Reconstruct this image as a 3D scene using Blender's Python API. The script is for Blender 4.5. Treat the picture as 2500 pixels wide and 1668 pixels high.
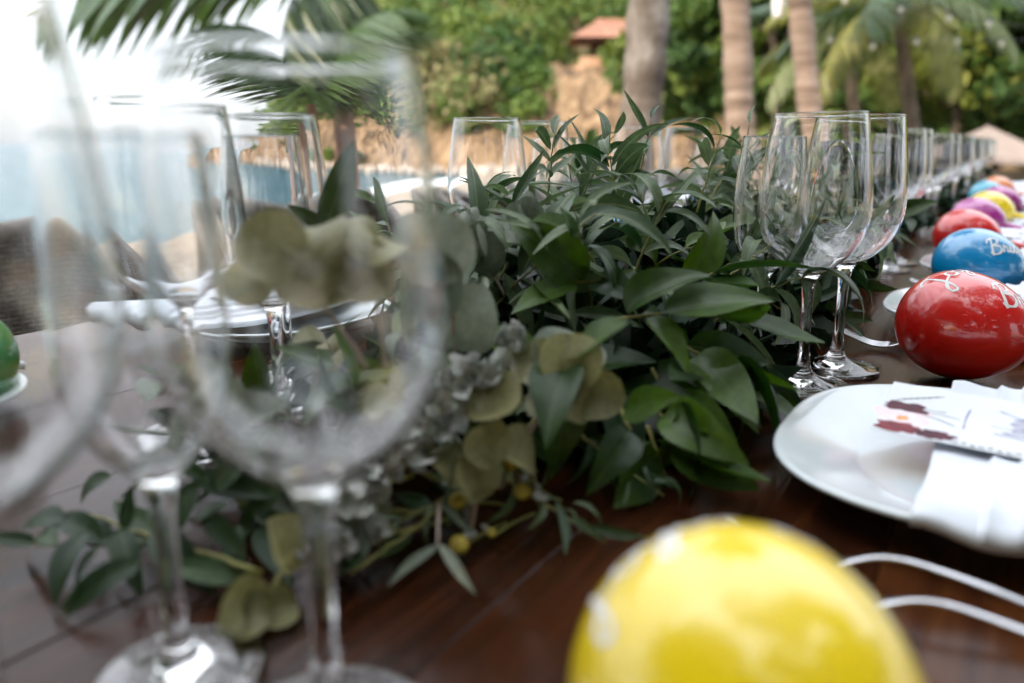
import bpy, bmesh, math, random
import numpy as np
from mathutils import Vector, Matrix, Quaternion
from mathutils.bvhtree import BVHTree
from mathutils import noise as mnoise

R = math.radians
PI = math.pi
for o in list(bpy.data.objects):
    bpy.data.objects.remove(o)
scene = bpy.context.scene
COL = scene.collection

# ------------------------------------------------------------------ camera
PITCH = R(13.93)
EYE = Vector((0.0, 0.0, 0.927))          # table top stands at 0.75 m
FPX = 1944.0                              # focal length in pixels of the 2500 px wide photograph
cam_data = bpy.data.cameras.new('camera')
cam = bpy.data.objects.new('camera', cam_data)
COL.objects.link(cam)
cam.location = EYE
cam.rotation_euler = (PI / 2 - PITCH, 0, 0)
cam_data.sensor_width = 36
cam_data.lens = 28.0
cam_data.clip_start = 0.02
cam_data.clip_end = 8000
cam_data.dof.use_dof = True
cam_data.dof.focus_distance = 0.63
cam_data.dof.aperture_fstop = 4.2
scene.camera = cam

# ------------------------------------------------------------------ sky and sun
SUN_EL, SUN_AZ = R(32), R(-128)           # azimuth measured from +Y towards +X: behind and to the left
world = bpy.data.worlds.new('World')
scene.world = world
world.use_nodes = True
nt = world.node_tree
nt.nodes.clear()
wo = nt.nodes.new('ShaderNodeOutputWorld')
bg = nt.nodes.new('ShaderNodeBackground')
sky = nt.nodes.new('ShaderNodeTexSky')
sky.sky_type = 'NISHITA'
sky.sun_disc = False
sky.sun_elevation = SUN_EL
sky.sun_rotation = SUN_AZ
sky.air_density = 1.0
sky.dust_density = 2.0
tc = nt.nodes.new('ShaderNodeTexCoord')
mp = nt.nodes.new('ShaderNodeMapping')
mp.inputs['Scale'].default_value = (1.0, 1.0, 3.2)
nz = nt.nodes.new('ShaderNodeTexNoise')
nz.inputs['Scale'].default_value = 1.6
nz.inputs['Detail'].default_value = 6
nz.inputs['Roughness'].default_value = 0.55
cr = nt.nodes.new('ShaderNodeValToRGB')
cr.color_ramp.elements[0].position = 0.34
cr.color_ramp.elements[0].color = (0.70, 0.70, 0.70, 1)
cr.color_ramp.elements[1].position = 0.66
cr.color_ramp.elements[1].color = (0.97, 0.97, 0.97, 1)
mx = nt.nodes.new('ShaderNodeMix')
mx.data_type = 'RGBA'
sep = nt.nodes.new('ShaderNodeSeparateXYZ')                # thin bright cloud over the whole sky, brightness added overhead to light the table
nt.links.new(tc.outputs['Generated'], sep.inputs[0])
zc_ = nt.nodes.new('ShaderNodeMath')
zc_.operation = 'MAXIMUM'
zc_.inputs[1].default_value = 0.0
nt.links.new(sep.outputs['Z'], zc_.inputs[0])
zm_ = nt.nodes.new('ShaderNodeMath')
zm_.operation = 'MULTIPLY_ADD'
zm_.inputs[1].default_value = 3.4
zm_.inputs[2].default_value = 1.0
nt.links.new(zc_.outputs[0], zm_.inputs[0])
vs_ = nt.nodes.new('ShaderNodeVectorMath')
vs_.operation = 'SCALE'
vs_.inputs[0].default_value = (2.55, 2.65, 2.8)
nt.links.new(zm_.outputs[0], vs_.inputs['Scale'])
nt.links.new(vs_.outputs[0], mx.inputs['B'])
nt.links.new(tc.outputs['Generated'], mp.inputs['Vector'])
nt.links.new(mp.outputs['Vector'], nz.inputs['Vector'])
nt.links.new(nz.outputs['Fac'], cr.inputs['Fac'])
nt.links.new(cr.outputs['Color'], mx.inputs['Factor'])
nt.links.new(sky.outputs['Color'], mx.inputs['A'])
nt.links.new(mx.outputs['Result'], bg.inputs['Color'])
bg.inputs['Strength'].default_value = 0.13
nt.links.new(bg.outputs['Background'], wo.inputs['Surface'])

sun_data = bpy.data.lights.new('sun', 'SUN')
sun_data.energy = 2.1
sun_data.angle = R(0.8)
sun_data.color = (1.0, 0.86, 0.68)
sun = bpy.data.objects.new('sun', sun_data)
COL.objects.link(sun)
to_sun = Vector((math.sin(SUN_AZ) * math.cos(SUN_EL), math.cos(SUN_AZ) * math.cos(SUN_EL), math.sin(SUN_EL)))
sun.rotation_euler = to_sun.to_track_quat('Z', 'Y').to_euler()
sun.location = to_sun * 30

scene.view_settings.view_transform = 'Standard'
scene.view_settings.look = 'None'
scene.view_settings.exposure = 1.66
scene.view_settings.gamma = 1
scene.view_settings.use_curve_mapping = False
scene.render.engine = 'CYCLES'
cy = scene.cycles
cy.max_bounces = 12
cy.transmission_bounces = 12
cy.glossy_bounces = 5
cy.diffuse_bounces = 3
cy.transparent_max_bounces = 8
cy.caustics_reflective = False
cy.use_adaptive_sampling = True
cy.adaptive_threshold = 0.03
cy.use_denoising = True
cy.sample_clamp_indirect = 6.0
cy.blur_glossy = 0.3

# ------------------------------------------------------------------ helpers
AX = R(32)
U = Vector((math.sin(AX), math.cos(AX), 0))      # along the long table, away from the camera
N = Vector((math.cos(AX), -math.sin(AX), 0))     # across the table, to the right
TOP = 0.75


def T(s, t, z=0.0):
    """table coordinates: s along, t across, z above the table top"""
    return U * s + N * t + Vector((0, 0, TOP + z))


def at(px, py, Y):
    """point at distance Y in front of the camera, seen towards that pixel of the 2500 x 1668 photograph"""
    a = (px - 1250) / FPX
    b = -(py - 834) / FPX
    k = Y / (b * math.sin(PITCH) + math.cos(PITCH))
    return Vector((a * k, Y, EYE.z + k * (b * math.cos(PITCH) - math.sin(PITCH))))


WM = {}


def link(o, parent=None, M=None):
    M = M if M is not None else Matrix.Identity(4)
    COL.objects.link(o)
    WM[o] = M.copy()
    if parent is not None:
        o.parent = parent
        o.matrix_parent_inverse = Matrix.Identity(4)
        o.matrix_basis = WM[parent].inverted() @ M
    else:
        o.matrix_basis = M
    return o


def empty(name, loc, rz=0.0):
    o = bpy.data.objects.new(name, None)
    o.empty_display_size = 0.02
    return link(o, None, Matrix.Translation(loc) @ Matrix.Rotation(rz, 4, 'Z'))


def tag(o, label, cat=None, group=None, kind=None):
    if label:
        o['label'] = label
    if cat:
        o['category'] = cat
    if group:
        o['group'] = group
    if kind:
        o['kind'] = kind
    return o


def mk(name, verts, faces, mat=None, smooth=True):
    me = bpy.data.meshes.new(name)
    me.from_pydata([tuple(v) for v in verts], [], [tuple(f) for f in faces])
    if mat is not None:
        me.materials.append(mat)
    if smooth:
        me.polygons.foreach_set('use_smooth', [True] * len(me.polygons))
    me.update()
    return me


def ob(name, me, parent=None, M=None):
    return link(bpy.data.objects.new(name, me), parent, M)


def copy_tree(o, M, parent=None):
    """copy of a thing and its parts, moved so that its root stands at M"""
    c = o.copy()
    link(c, parent, M)
    base = WM[o].inverted()
    for ch in list(o.children):
        copy_tree(ch, M @ base @ WM[ch], c)
    return c


def frame(p, x, up):
    x = x.normalized()
    y = up.cross(x)
    if y.length < 1e-5:
        y = Vector((0, 1, 0)).cross(x)
    y.normalize()
    z = x.cross(y)
    M = Matrix.Identity(4)
    for i in range(3):
        M[i][0], M[i][1], M[i][2], M[i][3] = x[i], y[i], z[i], p[i]
    return M


def catmull(pts, n):
    """smooth curve through points (any dimension), n samples per span"""
    P = [np.array(p, float) for p in pts]
    P = [2 * P[0] - P[1]] + P + [2 * P[-1] - P[-2]]
    out = []
    for i in range(1, len(P) - 2):
        p0, p1, p2, p3 = P[i - 1], P[i], P[i + 1], P[i + 2]
        for k in range(n):
            t = k / n
            out.append(0.5 * (2 * p1 + (p2 - p0) * t + (2 * p0 - 5 * p1 + 4 * p2 - p3) * t * t + (3 * p1 - p0 - 3 * p2 + p3) * t ** 3))
    out.append(P[-2])
    return out


def lathe(profile, seg, close_start=False, close_end=False):
    vs, fs = [], []
    for r, z in profile:
        for j in range(seg):
            a = 2 * PI * j / seg
            vs.append((r * math.cos(a), r * math.sin(a), z))
    for i in range(len(profile) - 1):
        for j in range(seg):
            k = (j + 1) % seg
            fs.append((i * seg + j, i * seg + k, (i + 1) * seg + k, (i + 1) * seg + j))
    if close_start:
        fs.append(tuple(reversed(range(seg))))
    if close_end:
        b = (len(profile) - 1) * seg
        fs.append(tuple(range(b, b + seg)))
    return vs, fs


def tube(path, radii, seg=8, cap=True):
    """tube along a list of points"""
    pts = [Vector(p) for p in path]
    vs, fs = [], []
    ref = Vector((0.31, 0.17, 0.93))
    for i, p in enumerate(pts):
        d = (pts[min(i + 1, len(pts) - 1)] - pts[max(i - 1, 0)]).normalized()
        if abs(d.dot(ref)) > 0.97:
            ref = Vector((0.9, 0.1, 0.2))
        a = d.cross(ref).normalized()
        b = d.cross(a)
        r = radii[i] if hasattr(radii, '__len__') else radii
        for j in range(seg):
            w = 2 * PI * j / seg
            vs.append(p + a * (r * math.cos(w)) + b * (r * math.sin(w)))
    for i in range(len(pts) - 1):
        for j in range(seg):
            k = (j + 1) % seg
            fs.append((i * seg + j, i * seg + k, (i + 1) * seg + k, (i + 1) * seg + j))
    if cap:
        fs.append(tuple(reversed(range(seg))))
        b = (len(pts) - 1) * seg
        fs.append(tuple(range(b, b + seg)))
    return vs, fs


def merge(*parts):
    vs, fs = [], []
    for v, f in parts:
        o = len(vs)
        vs += list(v)
        fs += [tuple(i + o for i in q) for q in f]
    return vs, fs


def box(x0, x1, y0, y1, z0, z1):
    v = [(x, y, z) for x in (x0, x1) for y in (y0, y1) for z in (z0, z1)]
    f = [(0, 1, 3, 2), (4, 6, 7, 5), (0, 4, 5, 1), (2, 3, 7, 6), (0, 2, 6, 4), (1, 5, 7, 3)]
    return v, f


def bevel_box(x0, x1, y0, y1, z0, z1, w=0.003, seg=2):
    bm = bmesh.new()
    v, f = box(x0, x1, y0, y1, z0, z1)
    bv = [bm.verts.new(p) for p in v]
    for q in f:
        bm.faces.new([bv[i] for i in q])
    bmesh.ops.recalc_face_normals(bm, faces=bm.faces[:])
    bmesh.ops.bevel(bm, geom=bm.edges[:], offset=w, segments=seg, affect='EDGES', profile=0.5)
    bm.verts.index_update()
    vs = [v.co.copy() for v in bm.verts]
    fs = [tuple(v.index for v in q.verts) for q in bm.faces]
    bm.free()
    return vs, fs


# ------------------------------------------------------------------ materials
def new_mat(name):
    m = bpy.data.materials.new(name)
    m.use_nodes = True
    t = m.node_tree
    return m, t, t.nodes['Principled BSDF'], t.nodes['Material Output']


def ramp(t, fac, stops):
    c = t.nodes.new('ShaderNodeValToRGB')
    e = c.color_ramp.elements
    while len(e) < len(stops):
        e.new(0.5)
    for i, (p, col) in enumerate(stops):
        e[i].position = p
        e[i].color = (*col, 1)
    t.links.new(fac, c.inputs['Fac'])
    return c.outputs['Color']


def noise(t, scale, detail=4, rough=0.5, coord='Object', stretch=(1, 1, 1), distort=0.0):
    c = t.nodes.new('ShaderNodeTexCoord')
    m = t.nodes.new('ShaderNodeMapping')
    m.inputs['Scale'].default_value = stretch
    n = t.nodes.new('ShaderNodeTexNoise')
    n.inputs['Scale'].default_value = scale
    n.inputs['Detail'].default_value = detail
    n.inputs['Roughness'].default_value = rough
    n.inputs['Distortion'].default_value = distort
    if coord == 'World':
        g = t.nodes.new('ShaderNodeNewGeometry')
        t.links.new(g.outputs['Position'], m.inputs['Vector'])
    else:
        t.links.new(c.outputs[coord], m.inputs['Vector'])
    t.links.new(m.outputs['Vector'], n.inputs['Vector'])
    return n.outputs['Fac']


def bump(t, p, h, strength, dist=0.01):
    b = t.nodes.new('ShaderNodeBump')
    b.inputs['Strength'].default_value = strength
    b.inputs['Distance'].default_value = dist
    t.links.new(h, b.inputs['Height'])
    t.links.new(b.outputs['Normal'], p.inputs['Normal'])


def math_node(t, op, a, b=None):
    n = t.nodes.new('ShaderNodeMath')
    n.operation = op
    for i, v in enumerate((a, b)):
        if v is None:
            continue
        if isinstance(v, (int, float)):
            n.inputs[i].default_value = v
        else:
            t.links.new(v, n.inputs[i])
    return n.outputs[0]


def simple(name, stops, scale=10, rough=0.5, bumps=0.0, bscale=60, bdist=0.002, coord='Object', stretch=(1, 1, 1), metal=0.0, detail=4, spec=0.5, coat=0.0):
    """noise-varied surface"""
    m, t, p, _ = new_mat(name)
    if len(stops) == 1:
        c = stops[0]
        stops = [tuple(x * 0.93 for x in c), tuple(min(1, x * 1.07) for x in c)]
    k = len(stops)
    f = noise(t, scale, detail, 0.55, coord, stretch)
    t.links.new(ramp(t, f, [(0.3 + 0.4 * i / (k - 1), s) for i, s in enumerate(stops)]), p.inputs['Base Color'])
    p.inputs['Roughness'].default_value = rough
    p.inputs['Metallic'].default_value = metal
    p.inputs['Specular IOR Level'].default_value = spec
    p.inputs['Coat Weight'].default_value = coat
    p.inputs['Coat Roughness'].default_value = 0.03
    p.inputs['Coat IOR'].default_value = 1.65 if coat >= 1.0 else 1.5
    if bumps:
        bump(t, p, noise(t, bscale, 5, 0.6, coord, stretch), bumps, bdist)
    return m


def leaf_mat(name, dark, light, rough=0.4, trans=0.25, rib=None, veins=True, spec=0.5, per_obj=True):
    m, t, p, out = new_mat(name)
    oi = t.nodes.new('ShaderNodeObjectInfo')
    f = noise(t, 2.2, 3, 0.5)
    if per_obj:
        f = math_node(t, 'ADD', math_node(t, 'MULTIPLY', f, 0.35), math_node(t, 'MULTIPLY', oi.outputs['Random'], 0.65))
    col = ramp(t, f, [(0.15, dark), (0.85, light)])
    mo = t.nodes.new('ShaderNodeMix')
    mo.data_type = 'RGBA'
    mo.blend_type = 'MULTIPLY'
    mo.inputs['Factor'].default_value = 1.0
    t.links.new(col, mo.inputs['A'])
    t.links.new(ramp(t, noise(t, 9, 5, 0.7), [(0.3, (0.72, 0.70, 0.66)), (0.7, (1.25, 1.22, 1.15))]), mo.inputs['B'])
    col = mo.outputs['Result']
    if rib is not None:
        c = t.nodes.new('ShaderNodeTexCoord')
        s = t.nodes.new('ShaderNodeSeparateXYZ')
        t.links.new(c.outputs['Object'], s.inputs[0])
        a = math_node(t, 'ABSOLUTE', s.outputs['Y'])
        k = math_node(t, 'LESS_THAN', a, 0.007)
        mxx = t.nodes.new('ShaderNodeMix')
        mxx.data_type = 'RGBA'
        t.links.new(math_node(t, 'MULTIPLY', k, 0.6), mxx.inputs['Factor'])
        t.links.new(col, mxx.inputs['A'])
        mxx.inputs['B'].default_value = (*rib, 1)
        col = mxx.outputs['Result']
        if veins:
            w = t.nodes.new('ShaderNodeTexWave')
            w.inputs['Scale'].default_value = 5
            w.inputs['Distortion'].default_value = 1.5
            m2 = t.nodes.new('ShaderNodeCombineXYZ')
            t.links.new(math_node(t, 'SUBTRACT', s.outputs['X'], math_node(t, 'MULTIPLY', a, 1.1)), m2.inputs[0])
            t.links.new(m2.outputs[0], w.inputs['Vector'])
            bump(t, p, w.outputs['Fac'], 0.12, 0.02)
    t.links.new(col, p.inputs['Base Color'])
    p.inputs['Roughness'].default_value = rough
    p.inputs['Specular IOR Level'].default_value = spec
    tr = t.nodes.new('ShaderNodeBsdfTranslucent')
    hs = t.nodes.new('ShaderNodeHueSaturation')
    hs.inputs['Value'].default_value = 1.3
    hs.inputs['Saturation'].default_value = 1.15
    t.links.new(col, hs.inputs['Color'])
    t.links.new(hs.outputs['Color'], tr.inputs['Color'])
    ms = t.nodes.new('ShaderNodeMixShader')
    ms.inputs[0].default_value = trans
    t.links.new(p.outputs[0], ms.inputs[1])
    t.links.new(tr.outputs[0], ms.inputs[2])
    t.links.new(ms.outputs[0], out.inputs['Surface'])
    return m


def tint_leaf_mat(name, stops, rough=0.55, trans=0.3):
    """foliage whose hue varies from clump to clump ('tint' is stored on each clump)"""
    m, t, p, out = new_mat(name)
    a = t.nodes.new('ShaderNodeAttribute')
    a.attribute_name = 'tint'
    k = len(stops)
    col = ramp(t, a.outputs['Fac'], [(i / (k - 1), s) for i, s in enumerate(stops)])
    t.links.new(col, p.inputs['Base Color'])
    p.inputs['Roughness'].default_value = rough
    p.inputs['Specular IOR Level'].default_value = 0.3
    tr = t.nodes.new('ShaderNodeBsdfTranslucent')
    t.links.new(col, tr.inputs['Color'])
    ms = t.nodes.new('ShaderNodeMixShader')
    ms.inputs[0].default_value = trans
    t.links.new(p.outputs[0], ms.inputs[1])
    t.links.new(tr.outputs[0], ms.inputs[2])
    t.links.new(ms.outputs[0], out.inputs['Surface'])
    return m


M_GLASS, _t, _p, _ = new_mat('clear_glass')
_p.inputs['Base Color'].default_value = (1, 1, 1, 1)
_p.inputs['Transmission Weight'].default_value = 1.0
_p.inputs['Roughness'].default_value = 0.0
_p.inputs['IOR'].default_value = 1.5

# dark varnished table wood
M_WOOD, t, p, _ = new_mat('dark_varnished_wood')
oi = t.nodes.new('ShaderNodeObjectInfo')
g1 = noise(t, 9, 6, 0.6, 'Object', (0.35, 7, 7), 0.6)
g2 = noise(t, 3.0, 3, 0.5, 'Object', (1, 1, 1))
f = math_node(t, 'ADD', math_node(t, 'MULTIPLY', g1, 0.6), math_node(t, 'MULTIPLY', g2, 0.25))
f = math_node(t, 'ADD', f, math_node(t, 'MULTIPLY', oi.outputs['Random'], 0.15))
t.links.new(ramp(t, f, [(0.28, (0.008, 0.003, 0.0015)), (0.5, (0.042, 0.0125, 0.0045)), (0.72, (0.13, 0.043, 0.012))]), p.inputs['Base Color'])
rr = noise(t, 14, 5, 0.65, 'Object', (0.5, 2, 2))
t.links.new(math_node(t, 'ADD', math_node(t, 'MULTIPLY', rr, 0.30), 0.03), p.inputs['Roughness'])
p.inputs['Specular IOR Level'].default_value = 0.17
bump(t, p, noise(t, 40, 6, 0.6, 'Object', (0.25, 5, 5)), 0.22, 0.002)

M_PORC = simple('white_porcelain', [(0.62, 0.67, 0.69)], 8, 0.12, coat=0.3)
M_LINEN = simple('white_linen', [(0.70, 0.73, 0.79)], 20, 0.85, 0.25, 900, 0.0006, spec=0.2)
M_CARD = simple('white_card', [(0.74, 0.76, 0.81)], 20, 0.7, spec=0.3)
M_STEEL = simple('polished_steel', [(0.50, 0.50, 0.52)], 30, 0.08, metal=1.0)
M_PETAL_DARK = simple('burgundy_print', [(0.045, 0.008, 0.02), (0.11, 0.015, 0.03)], 160, 0.7)
M_PETAL_RED = simple('red_print', [(0.13, 0.012, 0.02), (0.26, 0.035, 0.05)], 160, 0.7)
M_PETAL_PALE = simple('pale_pink_print', [(0.85, 0.62, 0.68), (0.82, 0.74, 0.78)], 160, 0.7)
M_PETAL_ORANGE = simple('orange_print', [(0.75, 0.33, 0.10)], 160, 0.7)
M_TWIG = simple('grey_green_print', [(0.20, 0.22, 0.21), (0.42, 0.45, 0.42)], 200, 0.7)
M_INK = simple('violet_grey_ink', [(0.20, 0.19, 0.36)], 200, 0.7)
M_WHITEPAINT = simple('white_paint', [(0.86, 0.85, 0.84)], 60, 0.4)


def gloss(name, c):
    return simple(name, [tuple(x * 0.9 for x in c), c], 14, 0.35, coat=1.0)


M_YELLOW = gloss('yellow_lacquer', (1.0, 0.72, 0.003))
M_RED = gloss('red_lacquer', (0.82, 0.008, 0.004))
M_BLUE = gloss('blue_lacquer', (0.0, 0.26, 0.56))
M_PURPLE = gloss('purple_lacquer', (0.42, 0.02, 0.26))
M_GREEN = gloss('green_lacquer', (0.01, 0.26, 0.04))
M_TEAL = gloss('teal_lacquer', (0.0, 0.33, 0.48))
M_ORANGE = gloss('orange_lacquer', (0.80, 0.20, 0.01))

M_RUSCUS = leaf_mat('dark_broad_leaf', (0.007, 0.028, 0.006), (0.080, 0.150, 0.020), 0.36, 0.32, (0.08, 0.13, 0.04), False, 0.35)
M_WILLOW = leaf_mat('grey_green_narrow_leaf', (0.018, 0.052, 0.018), (0.140, 0.200, 0.105), 0.42, 0.25, (0.22, 0.25, 0.12), False, 0.35)
M_DOLLAR = leaf_mat('olive_round_leaf', (0.15, 0.145, 0.060), (0.29, 0.28, 0.14), 0.5, 0.25, (0.24, 0.22, 0.12), False)
M_DOLLAR_GREY = leaf_mat('grey_round_leaf', (0.10, 0.13, 0.095), (0.22, 0.25, 0.19), 0.55, 0.2, (0.24, 0.26, 0.2), False)
M_DARKSPRIG = leaf_mat('deep_green_narrow_leaf', (0.008, 0.026, 0.008), (0.034, 0.068, 0.020), 0.42, 0.2, (0.10, 0.13, 0.04), False, 0.25)
M_STEM = simple('yellow_green_stem', [(0.16, 0.17, 0.03), (0.26, 0.22, 0.06)], 40, 0.5)
M_STEM_PINK = simple('pinkish_stem', [(0.33, 0.24, 0.20), (0.42, 0.33, 0.28)], 40, 0.5)
M_PALEPETAL = simple('pale_blossom', [(0.30, 0.37, 0.27), (0.56, 0.56, 0.52), (0.66, 0.63, 0.61)], 160, 0.8, 0.9, 600, 0.004)
M_DISC = simple('yellow_flower_disc', [(0.32, 0.20, 0.02), (0.42, 0.36, 0.04)], 200, 0.6, 0.5, 700, 0.001)
M_FOLIAGE = tint_leaf_mat('garland_filler_leaf', [(0.005, 0.018, 0.006), (0.013, 0.038, 0.012), (0.05, 0.085, 0.055)], 0.38, 0.15)

M_FOREST = tint_leaf_mat('hillside_leaf', [(0.018, 0.046, 0.012), (0.050, 0.105, 0.020), (0.115, 0.175, 0.030), (0.19, 0.22, 0.045), (0.30, 0.24, 0.13)])
M_CROWN = tint_leaf_mat('tree_leaf', [(0.020, 0.050, 0.012), (0.055, 0.110, 0.02), (0.13, 0.18, 0.028), (0.23, 0.24, 0.04)])
M_FROND = leaf_mat('palm_leaflet', (0.022, 0.055, 0.020), (0.060, 0.110, 0.030), 0.38, 0.25, None, False)
M_FROND_YELLOW = leaf_mat('yellowing_palm_leaflet', (0.09, 0.125, 0.025), (0.20, 0.20, 0.04), 0.42, 0.3, None, False)
M_BARK = simple('grey_palm_bark', [(0.055, 0.040, 0.030), (0.115, 0.090, 0.072), (0.26, 0.235, 0.215)], 5, 0.85, 0.8, 16, 0.03, stretch=(1, 1, 0.6))
M_BARK_PINK = simple('pinkish_palm_bark', [(0.10, 0.065, 0.048), (0.25, 0.18, 0.138), (0.33, 0.25, 0.205)], 2.5, 0.85, 0.8, 6, 0.03, stretch=(0.5, 0.5, 5))
M_BARK_RED = simple('reddish_palm_bark', [(0.14, 0.075, 0.05), (0.30, 0.18, 0.12)], 5, 0.8, 0.8, 14, 0.03, stretch=(1, 1, 0.3))
M_BARK_TREE = simple('brown_bark', [(0.06, 0.045, 0.03), (0.15, 0.115, 0.08)], 5, 0.85, 0.8, 14, 0.03, stretch=(1, 1, 0.4))

# ------------------------------------------------------------------ the setting
# sand: falls gently to the water on the left, dips behind the table on the right
def sand_z(x, y):
    d = -0.987 * x + 0.157 * y
    z = -0.145 * (d - 3.0) if d > 3 else 0.0
    if x > 3:
        k = min(1, (x - 3) / 6) * min(1, max(0, (y - 4) / 8))
        z = z * (1 - k) - 1.0 * k
    return max(z, -4.0)


xs = sorted(set(list(np.linspace(-400, -40, 8)) + list(np.linspace(-40, 60, 64)) + list(np.linspace(60, 400, 8))))
ys = sorted(set(list(np.linspace(-400, -30, 8)) + list(np.linspace(-30, 70, 64)) + list(np.linspace(70, 400, 8))))
vs = [(x, y, sand_z(x, y) + 0.03 * mnoise.noise(Vector((x * 0.5, y * 0.5, 0)))) for y in ys for x in xs]
nx = len(xs)
fs = [(j * nx + i, j * nx + i + 1, (j + 1) * nx + i + 1, (j + 1) * nx + i) for j in range(len(ys) - 1) for i in range(nx - 1)]
M_SAND = simple('pale_sand', [(0.17, 0.135, 0.10), (0.26, 0.215, 0.165)], 1.2, 0.95, 0.5, 30, 0.02, 'World')
tag(ob('ground', mk('ground', vs, fs, M_SAND)), 'pale beach sand under and behind the table', kind='structure')

# sea
M_SEA, t, p, _ = new_mat('sea_water')
f = noise(t, 0.02, 3, 0.5, 'World', (1, 2.2, 1))
t.links.new(ramp(t, f, [(0.3, (0.015, 0.085, 0.090)), (0.7, (0.018, 0.09, 0.15))]), p.inputs['Base Color'])
p.inputs['Roughness'].default_value = 0.12
p.inputs['IOR'].default_value = 1.33
w1 = noise(t, 0.9, 5, 0.6, 'World', (0.6, 1.5, 1))
bump(t, p, w1, 1.0, 0.7)
SEA_Z = -1.0
vs = [(-6000, -3000, SEA_Z), (400, -3000, SEA_Z), (400, 7000, SEA_Z), (-6000, 7000, SEA_Z)]
tag(ob('sea', mk('sea', vs, [(0, 1, 2, 3)], M_SEA)), 'blue green sea reaching to the horizon', kind='structure')

# surf along the water's edge (where the sand goes under)
M_FOAM = simple('sea_foam', [(0.70, 0.74, 0.74), (0.86, 0.88, 0.88)], 2.0, 0.8, 0.6, 8, 0.05, 'World')
vs, fs = [], []
D0 = 3 + (-SEA_Z) / 0.145
OUT, ALONG = Vector((-0.987, 0.157, 0)), Vector((0.157, 0.987, 0))
for i in range(161):
    e = 23 + 22 * i / 160
    base = OUT * D0 + ALONG * e
    wob = 0.6 * mnoise.noise(Vector((e * 0.16, 3.1, 0)))
    wid = 1.2 * min(1, i / 30, (160 - i) / 30) + 0.15 + 0.5 * mnoise.noise(Vector((e * 0.4, 9.7, 0)))
    for k, (dd, zz) in enumerate(((-wid, 0.05), (-0.2 * wid, 0.12), (0.5 * wid, 0.09), (wid, 0.01))):
        q = base + OUT * (dd + wob)
        vs.append((q.x, q.y, SEA_Z + zz + 0.03 * mnoise.noise(Vector((e * 1.7, k * 3.0, 1)))))
for i in range(160):
    for k in range(3):
        a = i * 4 + k
        fs.append((a, a + 1, a + 5, a + 4))
tag(ob('surf', mk('surf', vs, fs, M_FOAM)), 'white foam where small waves meet the sand', kind='structure')


# headland
def interp(x, pts):
    return float(np.interp(x, [p[0] for p in pts], [p[1] for p in pts]))


def shore_y(x):
    return interp(x, [(-30, 82), (-26, 77), (-18, 66), (-10, 56), (-4, 52), (6, 50), (14, 46), (22, 40), (40, 32), (80, 26)])


def cliff_h(x):
    return interp(x, [(-27, 0.6), (-24, 2.6), (-20, 4.2), (-12, 5.0), (-4, 4.6), (0.5, 4.6), (3, 6.2), (12, 6.4), (14, 4.4), (18, 1.5), (80, 1.0)])


def slope(x):
    return interp(x, [(-27, 0.0), (-22, 0.25), (-15, 0.62), (80, 0.62)])


def hill_z(x, y):
    d = y - shore_y(x) + 1.5 * mnoise.noise(Vector((x * 0.25, y * 0.1, 4)))
    if d < 0:
        return -2.0
    k = min(1.0, d / 5.0)
    k = k * k * (3 - 2 * k)
    z = -1.4 + (cliff_h(x) + 1.0) * k + slope(x) * max(0, d - interp(x, [(1, 4.5), (3, 13), (12, 13), (14, 4.5)]))
    z += (0.75 * mnoise.fractal(Vector((x * 0.55, y * 0.55, z * 0.5)), 1.0, 2.0, 4)) * (0.5 + k) - 0.9 * k * abs(mnoise.noise(Vector((x * 0.8, y * 0.25, 3)))) * (1 if d < 7 else 0.3)
    return z


xs = np.linspace(-32, 80, 240)
ys = np.linspace(22, 125, 220)
vs = []
for y in ys:
    for x in xs:
        vs.append((x, y, hill_z(x, y)))
nx = len(xs)
fs = [(j * nx + i, j * nx + i + 1, (j + 1) * nx + i + 1, (j + 1) * nx + i) for j in range(len(ys) - 1) for i in range(nx - 1)
      if max(vs[j * nx + i][2], vs[j * nx + i + 1][2], vs[(j + 1) * nx + i + 1][2], vs[(j + 1) * nx + i][2]) > -1.95]
M_ROCK, t, p, _ = new_mat('ochre_rock_and_earth')
f = noise(t, 0.8, 8, 0.72, 'World', (1.2, 1, 0.7), 1.4)
t.links.new(ramp(t, f, [(0.34, (0.035, 0.024, 0.016)), (0.45, (0.15, 0.093, 0.052)), (0.57, (0.31, 0.205, 0.115)), (0.72, (0.42, 0.315, 0.21))]), p.inputs['Base Color'])
p.inputs['Roughness'].default_value = 0.95
bump(t, p, noise(t, 1.3, 8, 0.65, 'World', (1, 1, 0.5)), 1.0, 0.5)
tag(ob('headland', mk('headland', vs, fs, M_ROCK, False)), 'ochre rock cliff and earth slope of the headland', kind='structure')

# boulders at the cliff foot
random.seed(5)
bvs, bfs = [], []
for i in range(60):
    x = random.uniform(-24, 2)
    y = shore_y(x) + random.uniform(-0.8, 0.8)
    r = random.uniform(0.25, 0.9)
    bm = bmesh.new()
    bmesh.ops.create_icosphere(bm, subdivisions=2, radius=r)
    for v in bm.verts:
        v.co *= 1 + 0.35 * mnoise.noise(v.co * 2.0 + Vector((i, 0, 0)))
        v.co.z *= 0.6
        v.co += Vector((x, y, -0.85))
    bm.verts.index_update()
    o = len(bvs)
    bvs += [v.co.copy() for v in bm.verts]
    bfs += [tuple(v.index + o for v in q.verts) for q in bm.faces]
    bm.free()
M_BOULDER = simple('pale_boulder', [(0.26, 0.20, 0.15), (0.50, 0.44, 0.38)], 1.5, 0.9, 0.6, 6, 0.1, 'World')
tag(ob('shore_rocks', mk('shore_rocks', bvs, bfs, M_BOULDER, False)), 'pale boulders along the foot of the cliff', kind='stuff')


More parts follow.
